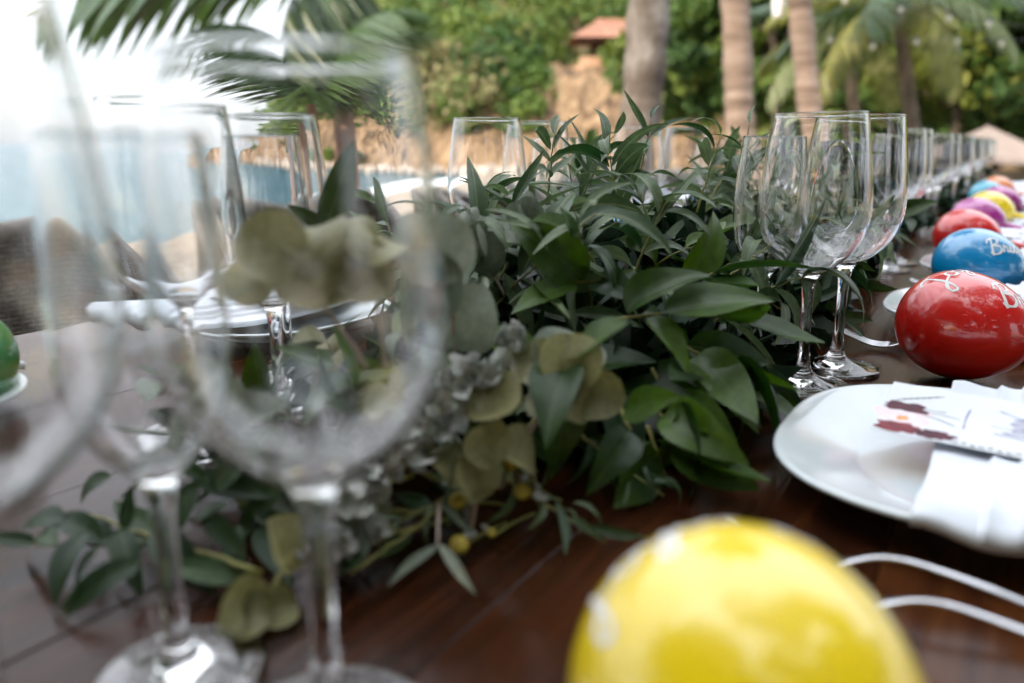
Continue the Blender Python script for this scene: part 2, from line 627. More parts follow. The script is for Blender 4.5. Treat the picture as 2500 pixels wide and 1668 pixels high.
def leaf_cloud(clumps, per, size, seed, aspect=0.55, shell=0.55):
    """clumps: (centre, (rx,ry,rz), tint). one mesh of small leaf faces spread through every clump"""
    rng = np.random.default_rng(seed)
    V, Tn = [], []
    for c, rad, tint in clumps:
        n = per if not callable(per) else per(rad)
        d = rng.normal(size=(n, 3))
        d /= np.linalg.norm(d, axis=1)[:, None]
        r = (shell + (1 - shell) * rng.random(n)) ** 0.7
        lump = 1 + 0.35 * np.sin(d[:, 0] * 5 + tint * 20) * np.cos(d[:, 2] * 4 + tint * 31)
        pts = np.array(c) + d * (r * lump)[:, None] * np.array(rad)
        a = rng.normal(size=(n, 3))
        a /= np.linalg.norm(a, axis=1)[:, None]
        b = np.cross(a, d + rng.normal(scale=0.5, size=(n, 3)))
        b /= np.linalg.norm(b, axis=1)[:, None] + 1e-9
        s = size * rng.uniform(0.6, 1.4, n)
        h = np.cross(a, b)
        q = np.stack([pts - a * s[:, None], pts + b * (s * aspect)[:, None], pts + a * s[:, None] + h * (0.25 * s)[:, None], pts - b * (s * aspect)[:, None]], axis=1)
        V.append(q.reshape(-1, 3))
        Tn.append(np.repeat(np.clip(tint + rng.normal(scale=0.07, size=n), 0, 1), 4))
    return np.concatenate(V), np.concatenate(Tn)


def cloud_mesh(name, V, tint, mat):
    me = bpy.data.meshes.new(name)
    n = len(V) // 4
    me.vertices.add(len(V))
    me.vertices.foreach_set('co', V.astype(np.float32).ravel())
    me.loops.add(n * 4)
    me.loops.foreach_set('vertex_index', np.arange(n * 4, dtype=np.int32))
    me.polygons.add(n)
    me.polygons.foreach_set('loop_start', np.arange(0, n * 4, 4, dtype=np.int32))
    at_ = me.attributes.new('tint', 'FLOAT', 'POINT')
    at_.data.foreach_set('value', tint.astype(np.float32))
    me.materials.append(mat)
    me.update(calc_edges=True)
    me.validate()
    return me


# the wood on the hillside
rng = random.Random(11)
clumps = []
tries = 0
while len(clumps) < 1900 and tries < 40000:
    tries += 1
    x = rng.uniform(-27, 48)
    d = rng.uniform(1.0, 32) if rng.random() < 0.5 else rng.uniform(0.5, 13)
    y = shore_y(x) + d
    if y > 115:
        continue
    z = hill_z(x, y)
    bare = rng.random() > 0.10
    if bare and x < 14 and z < 2.3 + 1.8 * mnoise.noise(Vector((x * 0.3, 1, 2))):
        continue
    if bare and 1.5 < x < 9.5 and d < 6.0:
        continue
    if 2.5 < x < 13 and 5.5 < d < 13:
        continue
    if z < -0.6:
        continue
    s = rng.uniform(0.8, 1.9) if bare else rng.uniform(0.35, 0.8)
    if d > 14:
        s *= 1.5
    tint = 0.42 + 0.33 * mnoise.noise(Vector((x * 0.13, y * 0.13, 7))) + rng.gauss(0, 0.13)
    if -7 < x < -1 and 3 < d < 9 and rng.random() < 0.45:
        tint = 0.97
    clumps.append(((x, y, z + s * 0.55), (s * 1.15, s, s * 0.85), min(max(tint, 0), 1)))
V, tn = leaf_cloud(clumps, 95, 0.26, 3)
tag(ob('hillside_wood', cloud_mesh('hillside_wood', V, tn, M_FOREST)), 'dense green trees and scrub covering the hillside', kind='stuff')


# ------------------------------------------------------------------ house on the cliff
def build_house():
    c = Vector((8.0, 58.0, 6.1))
    root = empty('hillside_house', c)
    tag(root, 'small open hillside house with terracotta tiled roof on the cliff', 'house')
    base = Matrix.Translation(c)
    m_plaster = simple('ochre_plaster', [(0.42, 0.24, 0.14), (0.52, 0.33, 0.21)], 1.5, 0.9)
    m_tile = simple('terracotta_tile', [(0.20, 0.085, 0.05), (0.34, 0.165, 0.105)], 2.5, 0.85, 0.5, 9, 0.03)
    m_dark = simple('dark_timber', [(0.05, 0.035, 0.028), (0.10, 0.07, 0.05)], 3, 0.8)
    m_wall = simple('brown_wall', [(0.13, 0.085, 0.065), (0.18, 0.12, 0.09)], 2, 0.9)
    ob('terrace', mk('terrace', *bevel_box(-3.6, 3.6, -2.2, 2.2, -1.2, 0.0, 0.05), m_plaster, False), root, base)
    ob('parapet', mk('parapet', *bevel_box(-3.5, 3.5, -2.12, -1.95, 0.004, 0.45, 0.03), m_plaster, False), root, base)
    ob('back_wall', mk('back_wall', *bevel_box(-2.6, 3.4, 0.8, 1.0, 0.004, 1.62, 0.02), m_wall, False), root, base)
    for x in (-3.1, -1.6, 0.0, 1.6, 3.1):
        ob('post', mk('post', *bevel_box(x - 0.09, x + 0.09, -1.9, -1.72, 0.004, 1.6, 0.02), m_dark, False), root, base)
    # hipped roof of barrel tile courses
    vs, fs = [], []
    nw, nr = 120, 10
    for j in range(nr + 1):
        v = j / nr
        for i in range(nw + 1):
            u = i / nw * 2 - 1
            half = 4.1 - 1.9 * v
            x = u * half
            ridge = 0.05 * abs(math.sin(i * PI / 4)) + (0.03 if j % 2 else 0.0)
            vs.append((x, -2.6 + 2.6 * v, 1.62 + 1.35 * v + ridge))
    for j in range(nr):
        for i in range(nw):
            a = j * (nw + 1) + i
            fs.append((a, a + 1, a + nw + 2, a + nw + 1))
    front = (vs, fs)
    back = ([(x, -y, z) for x, y, z in vs], [tuple(reversed(q)) for q in fs])
    sv, sf = [], []
    for sgn in (-1, 1):
        o = len(sv)
        sv += [(sgn * 4.1, -2.6, 1.62), (sgn * 4.1, 2.6, 1.62), (sgn * 2.2, 0, 2.99)]
        sf.append((o, o + 1, o + 2))
    roof = ob('roof', mk('roof', *merge(front, back, (sv, sf)), m_tile, False), root, base)
    ob('eave_beam', mk('eave_beam', *bevel_box(-3.9, 3.9, -2.2, -2.05, 1.45, 1.6, 0.02), m_dark, False), root, base)
    ob('ridge_cap', mk('ridge_cap', *tube([(-2.25, 0, 3.0), (2.25, 0, 3.0)], 0.12, 8), m_tile), roof, base)


build_house()


# ------------------------------------------------------------------ palms and trees
def frond_mesh(name, L=2.4, droop=1.1, leaf=0.55, n=44, mat=None, seed=0, hang=0.6, width=0.03, rise=0.25):
    """frond in its own frame: starts at the origin along +X, arches up then down; leaflets hang"""
    rg = random.Random(seed)
    pts = []
    for i in range(25):
        u = i / 24
        pts.append(Vector((L * (u - 0.18 * u * u * droop), 0, rise * L * u - droop * 0.55 * L * u * u)))
    V, F = tube(pts, [0.022 * (1 - 0.85 * i / 24) for i in range(25)], 5)
    V, F = list(V), list(F)
    for k in range(n):
        u = 0.12 + 0.88 * k / (n - 1)
        i = min(23, int(u * 24))
        f = u * 24 - i
        p = pts[i].lerp(pts[i + 1], f)
        tang = (pts[i + 1] - pts[i]).normalized()
        l = leaf * (0.45 + 0.75 * math.sin(PI * min(1, u * 0.92 + 0.08)) ** 0.7) * rg.uniform(0.85, 1.1)
        for sgn in (-1, 1):
            d = (tang * rg.uniform(0.5, 0.75) + Vector((0, sgn, 0)) * (1 - 0.35 * u) + Vector((0, 0, -hang * rg.uniform(0.6, 1.2)))).normalized()
            wv = d.cross(Vector((0, 0, 1)))
            wv = (wv.normalized() if wv.length > 1e-4 else Vector((0, 1, 0)))
            wv = (wv + Vector((0, 0, rg.uniform(-0.5, 0.5)))).normalized()
            o = len(V)
            w = width * rg.uniform(0.8, 1.15)
            for q, ww in ((0.0, 0.3), (0.35, 1.0), (0.7, 0.75), (1.0, 0.05)):
                c = p + d * (l * q) + Vector((0, 0, -0.35 * hang * l * q * q))
                V += [c - wv * (w * ww), c + wv * (w * ww)]
            for q in range(3):
                F.append((o + 2 * q, o + 2 * q + 1, o + 2 * q + 3, o + 2 * q + 2))
    return mk(name, V, F, mat, False)


def trunk_mesh(name, path, r0, r1, mat, seed=0, ring=0.09, flare=0.25):
    n = 70
    cur = catmull(path, max(4, n // (len(path) - 1)))
    m = len(cur)
    pts = [Vector(c) for c in cur]
    vs, fs = [], []
    seg = 20
    z = 0
    for i, p in enumerate(pts):
        if i:
            z += (pts[i] - pts[i - 1]).length
        u = i / (m - 1)
        r = r0 + (r1 - r0) * u + flare * r0 * math.exp(-z / 0.35)
        r *= 1 + 0.035 * (1 if int(z / ring) % 2 else -1)
        for j in range(seg):
            a = 2 * PI * j / seg
            rr = r * (1 + 0.09 * mnoise.noise(Vector((math.cos(a) * 2 + seed, math.sin(a) * 2, z * 3))))
            vs.append((p.x + rr * math.cos(a), p.y + rr * math.sin(a), p.z))
    for i in range(m - 1):
        for j in range(seg):
            k = (j + 1) % seg
            fs.append((i * seg + j, i * seg + k, (i + 1) * seg + k, (i + 1) * seg + j))
    return mk(name, vs, fs, mat)


FR_GREEN = [frond_mesh('frond', 2.6, 1.0, 0.62, 46, M_FROND, s, 0.55 + 0.15 * s, 0.026, 0.28) for s in range(3)]
FR_YELLOW = [frond_mesh('frond', 2.6, 1.2, 0.6, 60, M_FROND_YELLOW, 10 + s, 0.7, 0.016, 0.3) for s in range(2)]
FR_YOUNG = [frond_mesh('frond', 1.9, 0.8, 0.85, 38, M_FROND, 20 + s, 1.0, 0.030, 0.12) for s in range(2)]


FR_SPIKY = frond_mesh('frond', 2.0, 0.55, 0.85, 17, M_FROND, 31, 0.45, 0.042, 0.10)


def frond_matrix(p, az, el, sc=1.0, roll=0.0):
    d = Vector((math.sin(az) * math.cos(el), math.cos(az) * math.cos(el), math.sin(el)))
    return frame(p, d, Vector((0, 0, 1))) @ Matrix.Rotation(roll, 4, 'X') @ Matrix.Scale(sc, 4)


def palm(label, low, high, top_z, r0, r1, bark, fronds, n, seed, sc=1.0, group=None, ring=0.09, base_z=None, flare=0.25):
    """low and high: two points its trunk passes through"""
    rg = random.Random(seed)
    d = (high - low) / (high.z - low.z)
    gz = sand_z(low.x, low.y) if base_z is None else base_z
    b = low + d * (gz - 0.05 - low.z)
    tp = high + d * (top_z - high.z)
    mid = low.lerp(high, 0.5)
    root = empty('palm_tree', b)
    tag(root, label, 'palm', group)
    I = Matrix.Translation(b)
    path = [b - b, low - b, high - b, tp - b] if low.z - b.z > 0.3 else [b - b, high - b, tp - b]
    ob('trunk', trunk_mesh('trunk', path, r0, r1, bark, seed, ring, flare), root, I)
    for k in range(n):
        az = 2 * PI * (k + rg.uniform(-0.25, 0.25)) / n
        el = rg.choice((0.9, 0.55, 0.25, 0.0)) + rg.uniform(-0.15, 0.15)
        ob('frond', rg.choice(fronds), root, frond_matrix(tp, az, el, sc * rg.uniform(0.85, 1.1), rg.uniform(-0.3, 0.3)))
    return root, tp


# the three tall trunks behind the table
palm('thick grey mottled palm trunk left of the two pinkish palm trunks', at(1561, 330, 6.4), at(1585, 5, 6.4), 6.2, 0.165, 0.15, M_BARK, FR_GREEN, 13, 1, 1.0, ring=0.16)
palm('pinkish ringed palm trunk in the middle of the three trunks', at(1808, 330, 8.2), at(1795, 5, 8.2), 7.2, 0.14, 0.135, M_BARK_PINK, FR_GREEN, 13, 2, 1.1)
palm('slim pinkish palm trunk, rightmost of the three behind the glasses', at(1975, 260, 10.0), at(1952, 5, 10.0), 8.0, 0.15, 0.13, M_BARK_PINK, FR_GREEN, 13, 3, 1.2)

# young palms by the water on the left, with fronds that hang into view
lowA, highA = at(862, 500, 7.6), at(835, 20, 7.6)
pA, tpA = palm('young palm with reddish trunk and drooping fronds in front of the cliff', lowA, highA, 2.5, 0.145, 0.07, M_BARK_RED, FR_YOUNG, 0, 4, base_z=sand_z(lowA.x, lowA.y), ring=0.12, flare=0.3)
for az, el, rl in ((R(-98), 0.10, 0.3), (R(-118), 0.0, 0.1)):
    ob('frond', FR_SPIKY, pA, frond_matrix(tpA, az, el, 1.1, rl))
for az, el, sc, rl, k in ((R(-140), -0.45, 0.6, 0.3, 1),
                          (R(160), -0.75, 0.62, 0.2, 0), (R(-165), -0.9, 0.6, 0.0, 0), (R(95), 0.9, 0.9, 0, 0), (R(10), 1.0, 0.9, 0, 1)):
    ob('frond', FR_YOUNG[k], pA, frond_matrix(tpA, az, el, sc, rl))
lowB, highB = at(772, 500, 7.2), at(766, 320, 7.2)
pB, tpB = palm('short young palm stem standing just left of the reddish palm', lowB, highB, 1.35, 0.09, 0.045, M_BARK_RED, FR_YOUNG, 0, 5, base_z=sand_z(lowB.x, lowB.y), ring=0.12)
for az, el, sc, rl, k in ((R(170), 0.5, 0.5, 0, 0), (R(130), 0.95, 0.6, 0.3, 1), (R(-140), 0.9, 0.55, 0, 0), (R(80), 1.1, 0.6, 0, 1), (R(-60), 1.0, 0.6, 0, 0)):
    ob('frond', FR_YOUNG[k], pB, frond_matrix(tpB, az, el, sc, rl))

# palms among the trees on the right
lowC, highC = at(2225, 300, 15), at(2205, 130, 15)
pC, tpC = palm('thin trunked palm with yellowing fronds among the trees', lowC, highC, at(2195, 10, 15).z, 0.15, 0.10, M_BARK_TREE, FR_YELLOW, 0, 6)
for k in range(12):
    ob('frond', (FR_YELLOW + FR_GREEN)[k % 4], pC, frond_matrix(tpC, 2 * PI * k / 12 + 0.2, 0.35 - 0.35 * (k % 3), 0.95, 0.1 * (k % 4)))
lowD, highD = at(2090, 330, 18), at(2075, 160, 18)
pD, tpD = palm('palm with long yellow green drooping fronds behind the tall glasses', lowD, highD, at(2070, 70, 18).z, 0.14, 0.10, M_BARK_TREE, FR_YELLOW, 0, 7)
for k in range(11):
    ob('frond', (FR_YELLOW + FR_YELLOW + FR_GREEN)[k % 5], pD, frond_matrix(tpD, 2 * PI * k / 11, 0.5 - 0.4 * (k % 3), 1.0, 0.1 * (k % 4)))


def tree(label, base, h, crown_r, seed, tint=0.45, group=None, leaf=0.16, per=260, n=46, spread=1.0, trunk_r=0.16, low=0.35):
    rg = random.Random(seed)
    root = empty('broadleaf_tree', base)
    tag(root, label, 'tree', group)
    I = Matrix.Translation(base)
    lean = Vector((rg.uniform(-0.6, 0.6), rg.uniform(-0.4, 0.4), 0))
    path = [Vector((0, 0, -0.1)), Vector((0.1, 0, h * 0.25)) + lean * 0.3, Vector((0.0, 0.1, h * 0.5)) + lean * 0.6, Vector((0.1, 0, h * 0.8)) + lean]
    parts = [tube(catmull(path, 6), list(np.linspace(trunk_r, trunk_r * 0.35, 19)), 10)]
    cl = []
    for k in range(n):
        a = rg.uniform(0, 2 * PI)
        rr = crown_r * math.sqrt(rg.random())
        zz = h * (low + (1 - low) * rg.random() ** 0.8)
        c = Vector((rr * math.cos(a) * spread, rr * math.sin(a), zz)) + lean * (zz / h)
        s = rg.uniform(0.13, 0.24) * crown_r * 1.6
        cl.append((tuple(c), (s, s, s * 0.7), min(1, max(0, tint + rg.gauss(0, 0.16)))))
        if k % 4 == 0:
            st = path[1].lerp(path[3], rg.uniform(0.2, 0.9))
            parts.append(tube([st, st.lerp(c, 0.5) + Vector((0, 0, 0.2)), c], [trunk_r * 0.4, trunk_r * 0.25, trunk_r * 0.08], 6))
    ob('trunk', mk('trunk', *merge(*parts), M_BARK_TREE), root, I)
    V, tn = leaf_cloud(cl, per, leaf, seed)
    ob('crown', cloud_mesh('crown', V, tn, M_CROWN), root, I)
    return root


def ground_at(px, Y):
    x = (px - 1250) / FPX * Y * 0.99
    return Vector((x, Y, sand_z(x, Y)))


G = 'trees behind the far end of the table'
tree('dark leafy tree between the middle and right palm trunks', ground_at(1890, 24), 7.0, 2.6, 31, 0.25, G, 0.17)
tree('bright green tree just right of the slim palm trunk', ground_at(2085, 27), 8.0, 3.0, 32, 0.5, G, 0.18)
tree('yellowish green tree behind the string lights', ground_at(2300, 22), 7.5, 2.8, 33, 0.62, G, 0.17)
tree('tall dark tree at the right edge above the umbrella', ground_at(2490, 21), 8.5, 2.8, 34, 0.3, G, 0.17)
tree('olive tree with low branches behind the tan umbrella', ground_at(2410, 28), 8.0, 3.2, 35, 0.48, G, 0.18, low=0.12)
tree('dull green tree between the grey and the pinkish palm trunks', ground_at(1690, 30), 8.0, 2.8, 36, 0.4, G, 0.18)

# shade trees over the table: they stand behind the camera, their crowns reach over it; leafy ones added for reflections
tree('large shade tree whose crown hangs over the table', Vector((-5.4, -4.2, 0)), 8.0, 3.9, 41, 0.35, None, 0.13, 330, 95, 1.1, 0.24, 0.30)
tree('second shade tree reaching over the right side of the table', Vector((2.0, -1.7, 0)), 6.2, 3.7, 42, 0.35, None, 0.12, 460, 19, 1.0, 0.2, 0.60)
tree('unseen leafy tree added behind the near end of the table', Vector((-0.8, -7.0, 0)), 5.5, 2.6, 43, 0.3, None, 0.15, 260, 44, 1.2, 0.2, 0.10)  # unseen, added so the glasses mirror dark foliage, not bright sky
tree('unseen leafy tree added behind the right near corner', Vector((4.6, -6.0, 0)), 6.0, 2.8, 44, 0.4, None, 0.15, 260, 44, 1.2, 0.2, 0.10)  # added out of view to darken what the glass reflects
tree('unseen leafy tree added at the right side beyond the chairs', Vector((7.2, -0.5, 0)), 6.0, 2.6, 45, 0.4, None, 0.15, 260, 44, 1.0, 0.2, 0.10)  # another unseen tree, added to keep reflections dark

# banana-like plant seen as a green blade behind the left glasses
def blade_plant():
    b = at(1432, 345, 5.2)
    gz = sand_z(b.x, b.y)
    base = Vector((b.x, b.y, gz))
    root = empty('banana_plant', base)
    tag(root, 'broad green upright leaf plant at the foot of the grey trunk', 'plant')
    for k, (dx, dy, h, w, lean) in enumerate(((0, 0, 1.02, 0.085, 0.03), (0.10, 0.12, 0.85, 0.07, 0.2), (-0.12, 0.1, 0.8, 0.07, -0.25))):
        vs, fs = [], []
        for i in range(13):
            u = i / 12
            z = h * u
            ww = w * (0.15 + 0.85 * math.sin(PI * min(1, max(0, (u - 0.25) / 0.78))) ** 0.7) if u > 0.25 else w * 0.15
            cx = lean * u * u
            vs += [(dx + cx - ww, dy - 0.03, z), (dx + cx, dy + 0.02, z), (dx + cx + ww, dy - 0.03, z)]
        for i in range(12):
            a = 3 * i
            fs += [(a, a + 1, a + 4, a + 3), (a + 1, a + 2, a + 5, a + 4)]
        ob('leaf', mk('leaf', vs, fs, M_FROND), root, Matrix.Translation(base))


blade_plant()


# ------------------------------------------------------------------ umbrella, string lights, lantern
def umbrella():
    top = at(2412, 308, 18)
    gz = sand_z(top.x, top.y)
    root = empty('beach_umbrella', Vector((top.x, top.y, gz)))
    tag(root, 'tan canvas umbrella at the far right beyond the table', 'umbrella')
    I = Matrix.Translation(Vector((top.x, top.y, gz)))
    m_can = simple('tan_canvas', [(0.40, 0.29, 0.225), (0.46, 0.35, 0.28)], 3, 0.9, 0.2, 200, 0.002)
    h = top.z - gz
    R0, drop = 1.45, 0.66
    ps = []
    for k in range(6):
        a0, a1 = R(60 * k + 8), R(60 * k + 68)
        vs, fs = [], []
        for i in range(7):
            u = i / 6
            for j in range(7):
                w = j / 6
                p0 = Vector((math.cos(a0), math.sin(a0), 0)).lerp(Vector((math.cos(a1), math.sin(a1), 0)), w)
                sag = 0.05 * math.sin(PI * w) * u
                vs.append(p0 * (R0 * u * 1.0 + 0.01) + Vector((0, 0, h - drop * u - sag)))
        for i in range(6):
            for j in range(6):
                a = i * 7 + j
                fs.append((a, a + 1, a + 8, a + 7))
        o = len(vs)
        for j in range(7):
            q = vs[42 + j]
            vs.append(Vector(q) + Vector((0, 0, -0.10)))
        for j in range(6):
            fs.append((42 + j, 43 + j, o + j + 1, o + j))
        ob('canopy_panel', mk('canopy_panel', vs, fs, m_can), root, I)
    ob('pole', mk('pole', *tube([(0, 0, 0), (0, 0, h + 0.06)], 0.025, 10), M_BARK_TREE), root, I)
    ob('base', mk('base', *lathe([(0.0, 0.0), (0.24, 0.0), (0.25, 0.02), (0.22, 0.07), (0.04, 0.09), (0.04, 0.16), (0.0, 0.16)], 24), M_BARK_TREE), root, I)


umbrella()

M_BULB = simple('opal_bulb', [(0.42, 0.40, 0.33)], 20, 0.25)
M_CABLE = simple('dark_cable', [(0.03, 0.03, 0.03)], 20, 0.6)


def string_lights(label, ends, bulbs, Y):
    p0 = at(*ends[0], Y)
    root = empty('string_lights', p0)
    tag(root, label, 'string lights', 'strings of bulbs among the trees')
    I = Matrix.Translation(p0)
    P = [at(*e, Y) for e in [ends[0]] + bulbs + [ends[1]]]
    path = []
    for a, b in zip(P[:-1], P[1:]):
        for k in range(6):
            u = k / 6
            path.append(a.lerp(b, u) + Vector((0, 0, 0.075 - 0.05 * math.sin(PI * u))) - p0)
    path.append(P[-1] + Vector((0, 0, 0.075)) - p0)
    ob('cable', mk('cable', *tube(path, 0.005, 5), M_CABLE), root, I)
    bulb = mk('bulb', *lathe([(0.0, -0.045), (0.012, -0.043), (0.024, -0.033), (0.030, -0.015), (0.028, 0.003), (0.018, 0.022), (0.012, 0.035), (0.0, 0.036)], 14), M_BULB)
    sock = mk('socket', *lathe([(0.0, 0.032), (0.014, 0.032), (0.015, 0.06), (0.010, 0.078), (0.0, 0.078)], 12), M_CABLE)
    for q in P[1:-1]:
        b = ob('bulb', bulb, root, Matrix.Translation(q))
        ob('socket', sock, b, Matrix.Translation(q))


string_lights('upper string of pale bulbs crossing above the umbrella', [(1990, -30), (2560, 80)], [(2063, 2), (2199, 24), (2315, 45), (2413, 59)], 10)
string_lights('lower string of pale bulbs in front of the trees', [(1960, 70), (2560, 100)], [(2027, 98), (2130, 114), (2237, 103), (2337, 102), (2445, 107)], 11)


def lantern():
    c = at(1901, 18, 10.2)
    root = empty('hanging_lantern', c)
    tag(root, 'small white lantern hanging between the two pinkish trunks', 'lantern')
    I = Matrix.Translation(c)
    ob('shade', mk('shade', *lathe([(0.055, -0.11), (0.06, -0.10), (0.075, 0.02), (0.08, 0.09), (0.07, 0.10), (0.0, 0.105)], 20), M_WHITEPAINT), root, I)
    ob('cap', mk('cap', *lathe([(0.0, 0.10), (0.05, 0.107), (0.03, 0.13), (0.0, 0.135)], 16), M_CABLE), root, I)
    ob('hanger', mk('hanger', *tube([(0, 0, 0.13), (0.0, 0, 2.2)], 0.004, 5), M_CABLE), root, I)


lantern()


# ------------------------------------------------------------------ table
def build_table():
    rz = PI / 2 - AX
    S0, S1, T0, T1 = -0.55, 6.6, -0.78, 0.22
    o = T(S0, (T0 + T1) / 2, -TOP)
    root = empty('dining_table', o, rz)
    tag(root, 'long dark varnished wooden banquet table with planked top', 'table')
    B = WM[root]
    rg = random.Random(3)
    np_ = 8
    w = (T1 - T0) / np_
    for k in range(np_):
        y0 = -(T1 - T0) / 2 + k * w
        x = 0.0
        while x < S1 - S0 - 0.05:
            L = min(S1 - S0 - x, 2.4)
            dz = rg.uniform(-0.0005, 0.0)
            me = mk('plank', *bevel_box(0, L - 0.0006, 0.0002, w - 0.0002, -0.035, 0.0, 0.0006, 1), M_WOOD)
            me.polygons.foreach_set('use_smooth', [False] * len(me.polygons))
            ob('plank', me, root, B @ Matrix.Translation((x, y0, TOP + dz)))
            x += L
    for y in (-(T1 - T0) / 2 + 0.08, (T1 - T0) / 2 - 0.12):
        ob('rail', mk('rail', *bevel_box(0.1, S1 - S0 - 0.1, y, y + 0.04, TOP - 0.125, TOP - 0.0365, 0.003), M_WOOD, False), root, B)
    leg = mk('leg', *bevel_box(-0.04, 0.04, -0.04, 0.04, 0, TOP - 0.0365, 0.004), M_WOOD, False)
    for x in (0.25, 2.4, 4.75, S1 - S0 - 0.25):
        for y in (-(T1 - T0) / 2 + 0.17, (T1 - T0) / 2 - 0.17):
            ob('leg', leg, root, B @ Matrix.Translation((x, y, 0)))


build_table()
TABLE_RZ = PI / 2 - AX


# ------------------------------------------------------------------ glasses
def glass_meshes(foot, stem, bowl_out, bowl_in, tag_):
    seg = 72
    full = foot + stem[1:] + bowl_out[1:] + bowl_in
    # one smooth profile, then cut into foot, stem and bowl that meet edge to edge
    n = 5
    cur = catmull(full, n)
    cur = [(max(0.0, c[0]), c[1]) for c in cur]
    a = (len(foot) - 1) * n
    b = a + (len(stem) - 1) * n
    out = []
    for nm, seq in (('foot', cur[:a + 1]), ('stem', cur[a:b + 1]), ('bowl', cur[b:])):
        v, f = lathe(seq, seg)
        me = mk(nm, v, f, M_GLASS)
        bm = bmesh.new()
        bm.from_mesh(me)
        bmesh.ops.remove_doubles(bm, verts=bm.verts[:], dist=1e-6)
        bm.to_mesh(me)
        bm.free()
        me.polygons.foreach_set('use_smooth', [True] * len(me.polygons))
        out.append(me)
    return out


TALL = glass_meshes([(0.0, 0.0018), (0.020, 0.0012), (0.0315, 0.0), (0.0338, 0.0010), (0.0325, 0.0024), (0.022, 0.0042), (0.0115, 0.0078), (0.0065, 0.0130), (0.0046, 0.022)],
                    [(0.0046, 0.022), (0.0039, 0.040), (0.0041, 0.066), (0.0056, 0.081)],
                    [(0.0056, 0.081), (0.0095, 0.0875), (0.0185, 0.0930), (0.0285, 0.1025), (0.0355, 0.1150), (0.0386, 0.1290), (0.0384, 0.1450), (0.0367, 0.1640), (0.0342, 0.1840), (0.0322, 0.1985)],
                    [(0.0324, 0.1996), (0.0318, 0.2004), (0.0311, 0.1998), (0.0313, 0.1988), (0.0336, 0.1840), (0.0361, 0.1640), (0.0378, 0.1450), (0.0380, 0.1291), (0.0350, 0.1155), (0.0281, 0.1033), (0.0182, 0.0940), (0.0092, 0.0888), (0.0, 0.0875)], 'tall')
SHORT = glass_meshes([(0.0, 0.0018), (0.020, 0.0012), (0.0290, 0.0), (0.0310, 0.0010), (0.0298, 0.0024), (0.020, 0.0042), (0.0105, 0.0078), (0.0062, 0.0130), (0.0044, 0.021)],
                     [(0.0044, 0.021), (0.0038, 0.038), (0.0040, 0.058), (0.0054, 0.071)],
                     [(0.0054, 0.071), (0.0088, 0.0765), (0.0150, 0.0820), (0.0215, 0.0905), (0.0258, 0.1030), (0.0275, 0.1190), (0.0274, 0.1370), (0.0262, 0.1570), (0.0248, 0.1720), (0.0237, 0.1815)],
                     [(0.0235, 0.1820), (0.0231, 0.1817), (0.0242, 0.1720), (0.0256, 0.1570), (0.0268, 0.1370), (0.0269, 0.1191), (0.0252, 0.1035), (0.0209, 0.0912), (0.0145, 0.0829), (0.0083, 0.0778), (0.0, 0.0765)], 'short')


def wine_glass(kind, s, t, label, group=None, sc=1.0, tilt=(0, 0)):
    base = T(s, t, 0.0006)
    M = Matrix.Translation(base) @ Matrix.Rotation(tilt[0], 4, 'Y') @ Matrix.Rotation(tilt[1], 4, 'X') @ (Matrix.Diagonal((*sc, 1.0)) if isinstance(sc, tuple) else Matrix.Scale(sc, 4))
    root = bpy.data.objects.new('wine_glass' if kind is TALL else 'narrow_wine_glass', None)
    root.empty_display_size = 0.02
    link(root, None, M)
    tag(root, label, 'glass', group)
    for nm, me in zip(('foot', 'stem', 'bowl'), kind):
        ob(nm, me, root, M)


def st(p):
    """world x, y to table s, t"""
    v = Vector((p[0], p[1], 0))
    return v.dot(U), v.dot(N)


# near setting at the left of the picture
wine_glass(TALL, *st((-0.0553, 0.207)), 'large blurred wine glass nearest the camera, rim across the top', sc=0.988)
wine_glass(TALL, *st((-0.1295, 0.169)), 'blurred wine glass cut off by the left edge of the picture', sc=1.06)
wine_glass(SHORT, *st((-0.1125, 0.236)), 'narrow blurred wine glass left of the nearest large glass', sc=(0.9, 0.9, 0.985))
ORD = ['first', 'second', 'third', 'fourth', 'fifth', 'sixth', 'seventh', 'eighth', 'ninth', 'tenth', 'eleventh', 'twelfth']
# right row
wine_glass(TALL, *st((0.218, 0.574)), 'sharp tall wine glass behind the front plate, left of the pair', sc=0.985, tilt=(R(-1.2), 0))
wine_glass(TALL, *st((0.262, 0.622)), 'sharp tall wine glass with visible foot, right of the front pair', sc=0.985)
wine_glass(SHORT, *st((0.206, 0.645)), 'narrow glass half hidden in leaves behind the front pair of glasses')
PLATES_R = [0.463, 0.90, 1.24, 1.58, 1.94, 2.30, 2.66, 3.02, 3.38, 3.74]
rg = random.Random(8)
for i, s in enumerate((1.262, 1.93, 2.58, 3.22, 3.86, 4.5)):
    j = [rg.uniform(-0.008, 0.008) for _ in range(6)]
    nm = ORD[i + 1]
    g = 'glasses along the right side of the table'
    wine_glass(TALL, s + j[0], -0.155 + j[1], f'tall wine glass in the {nm} group of the right row, left of its pair', g, 0.985)
    wine_glass(TALL, s + 0.083 + j[2], -0.150 + j[3], f'tall wine glass in the {nm} group of the right row, right of its pair', g, 0.985)
    wine_glass(SHORT, s + 0.03 + j[4], -0.225 + j[5], f'narrow wine glass in the {nm} group of the right row', g)
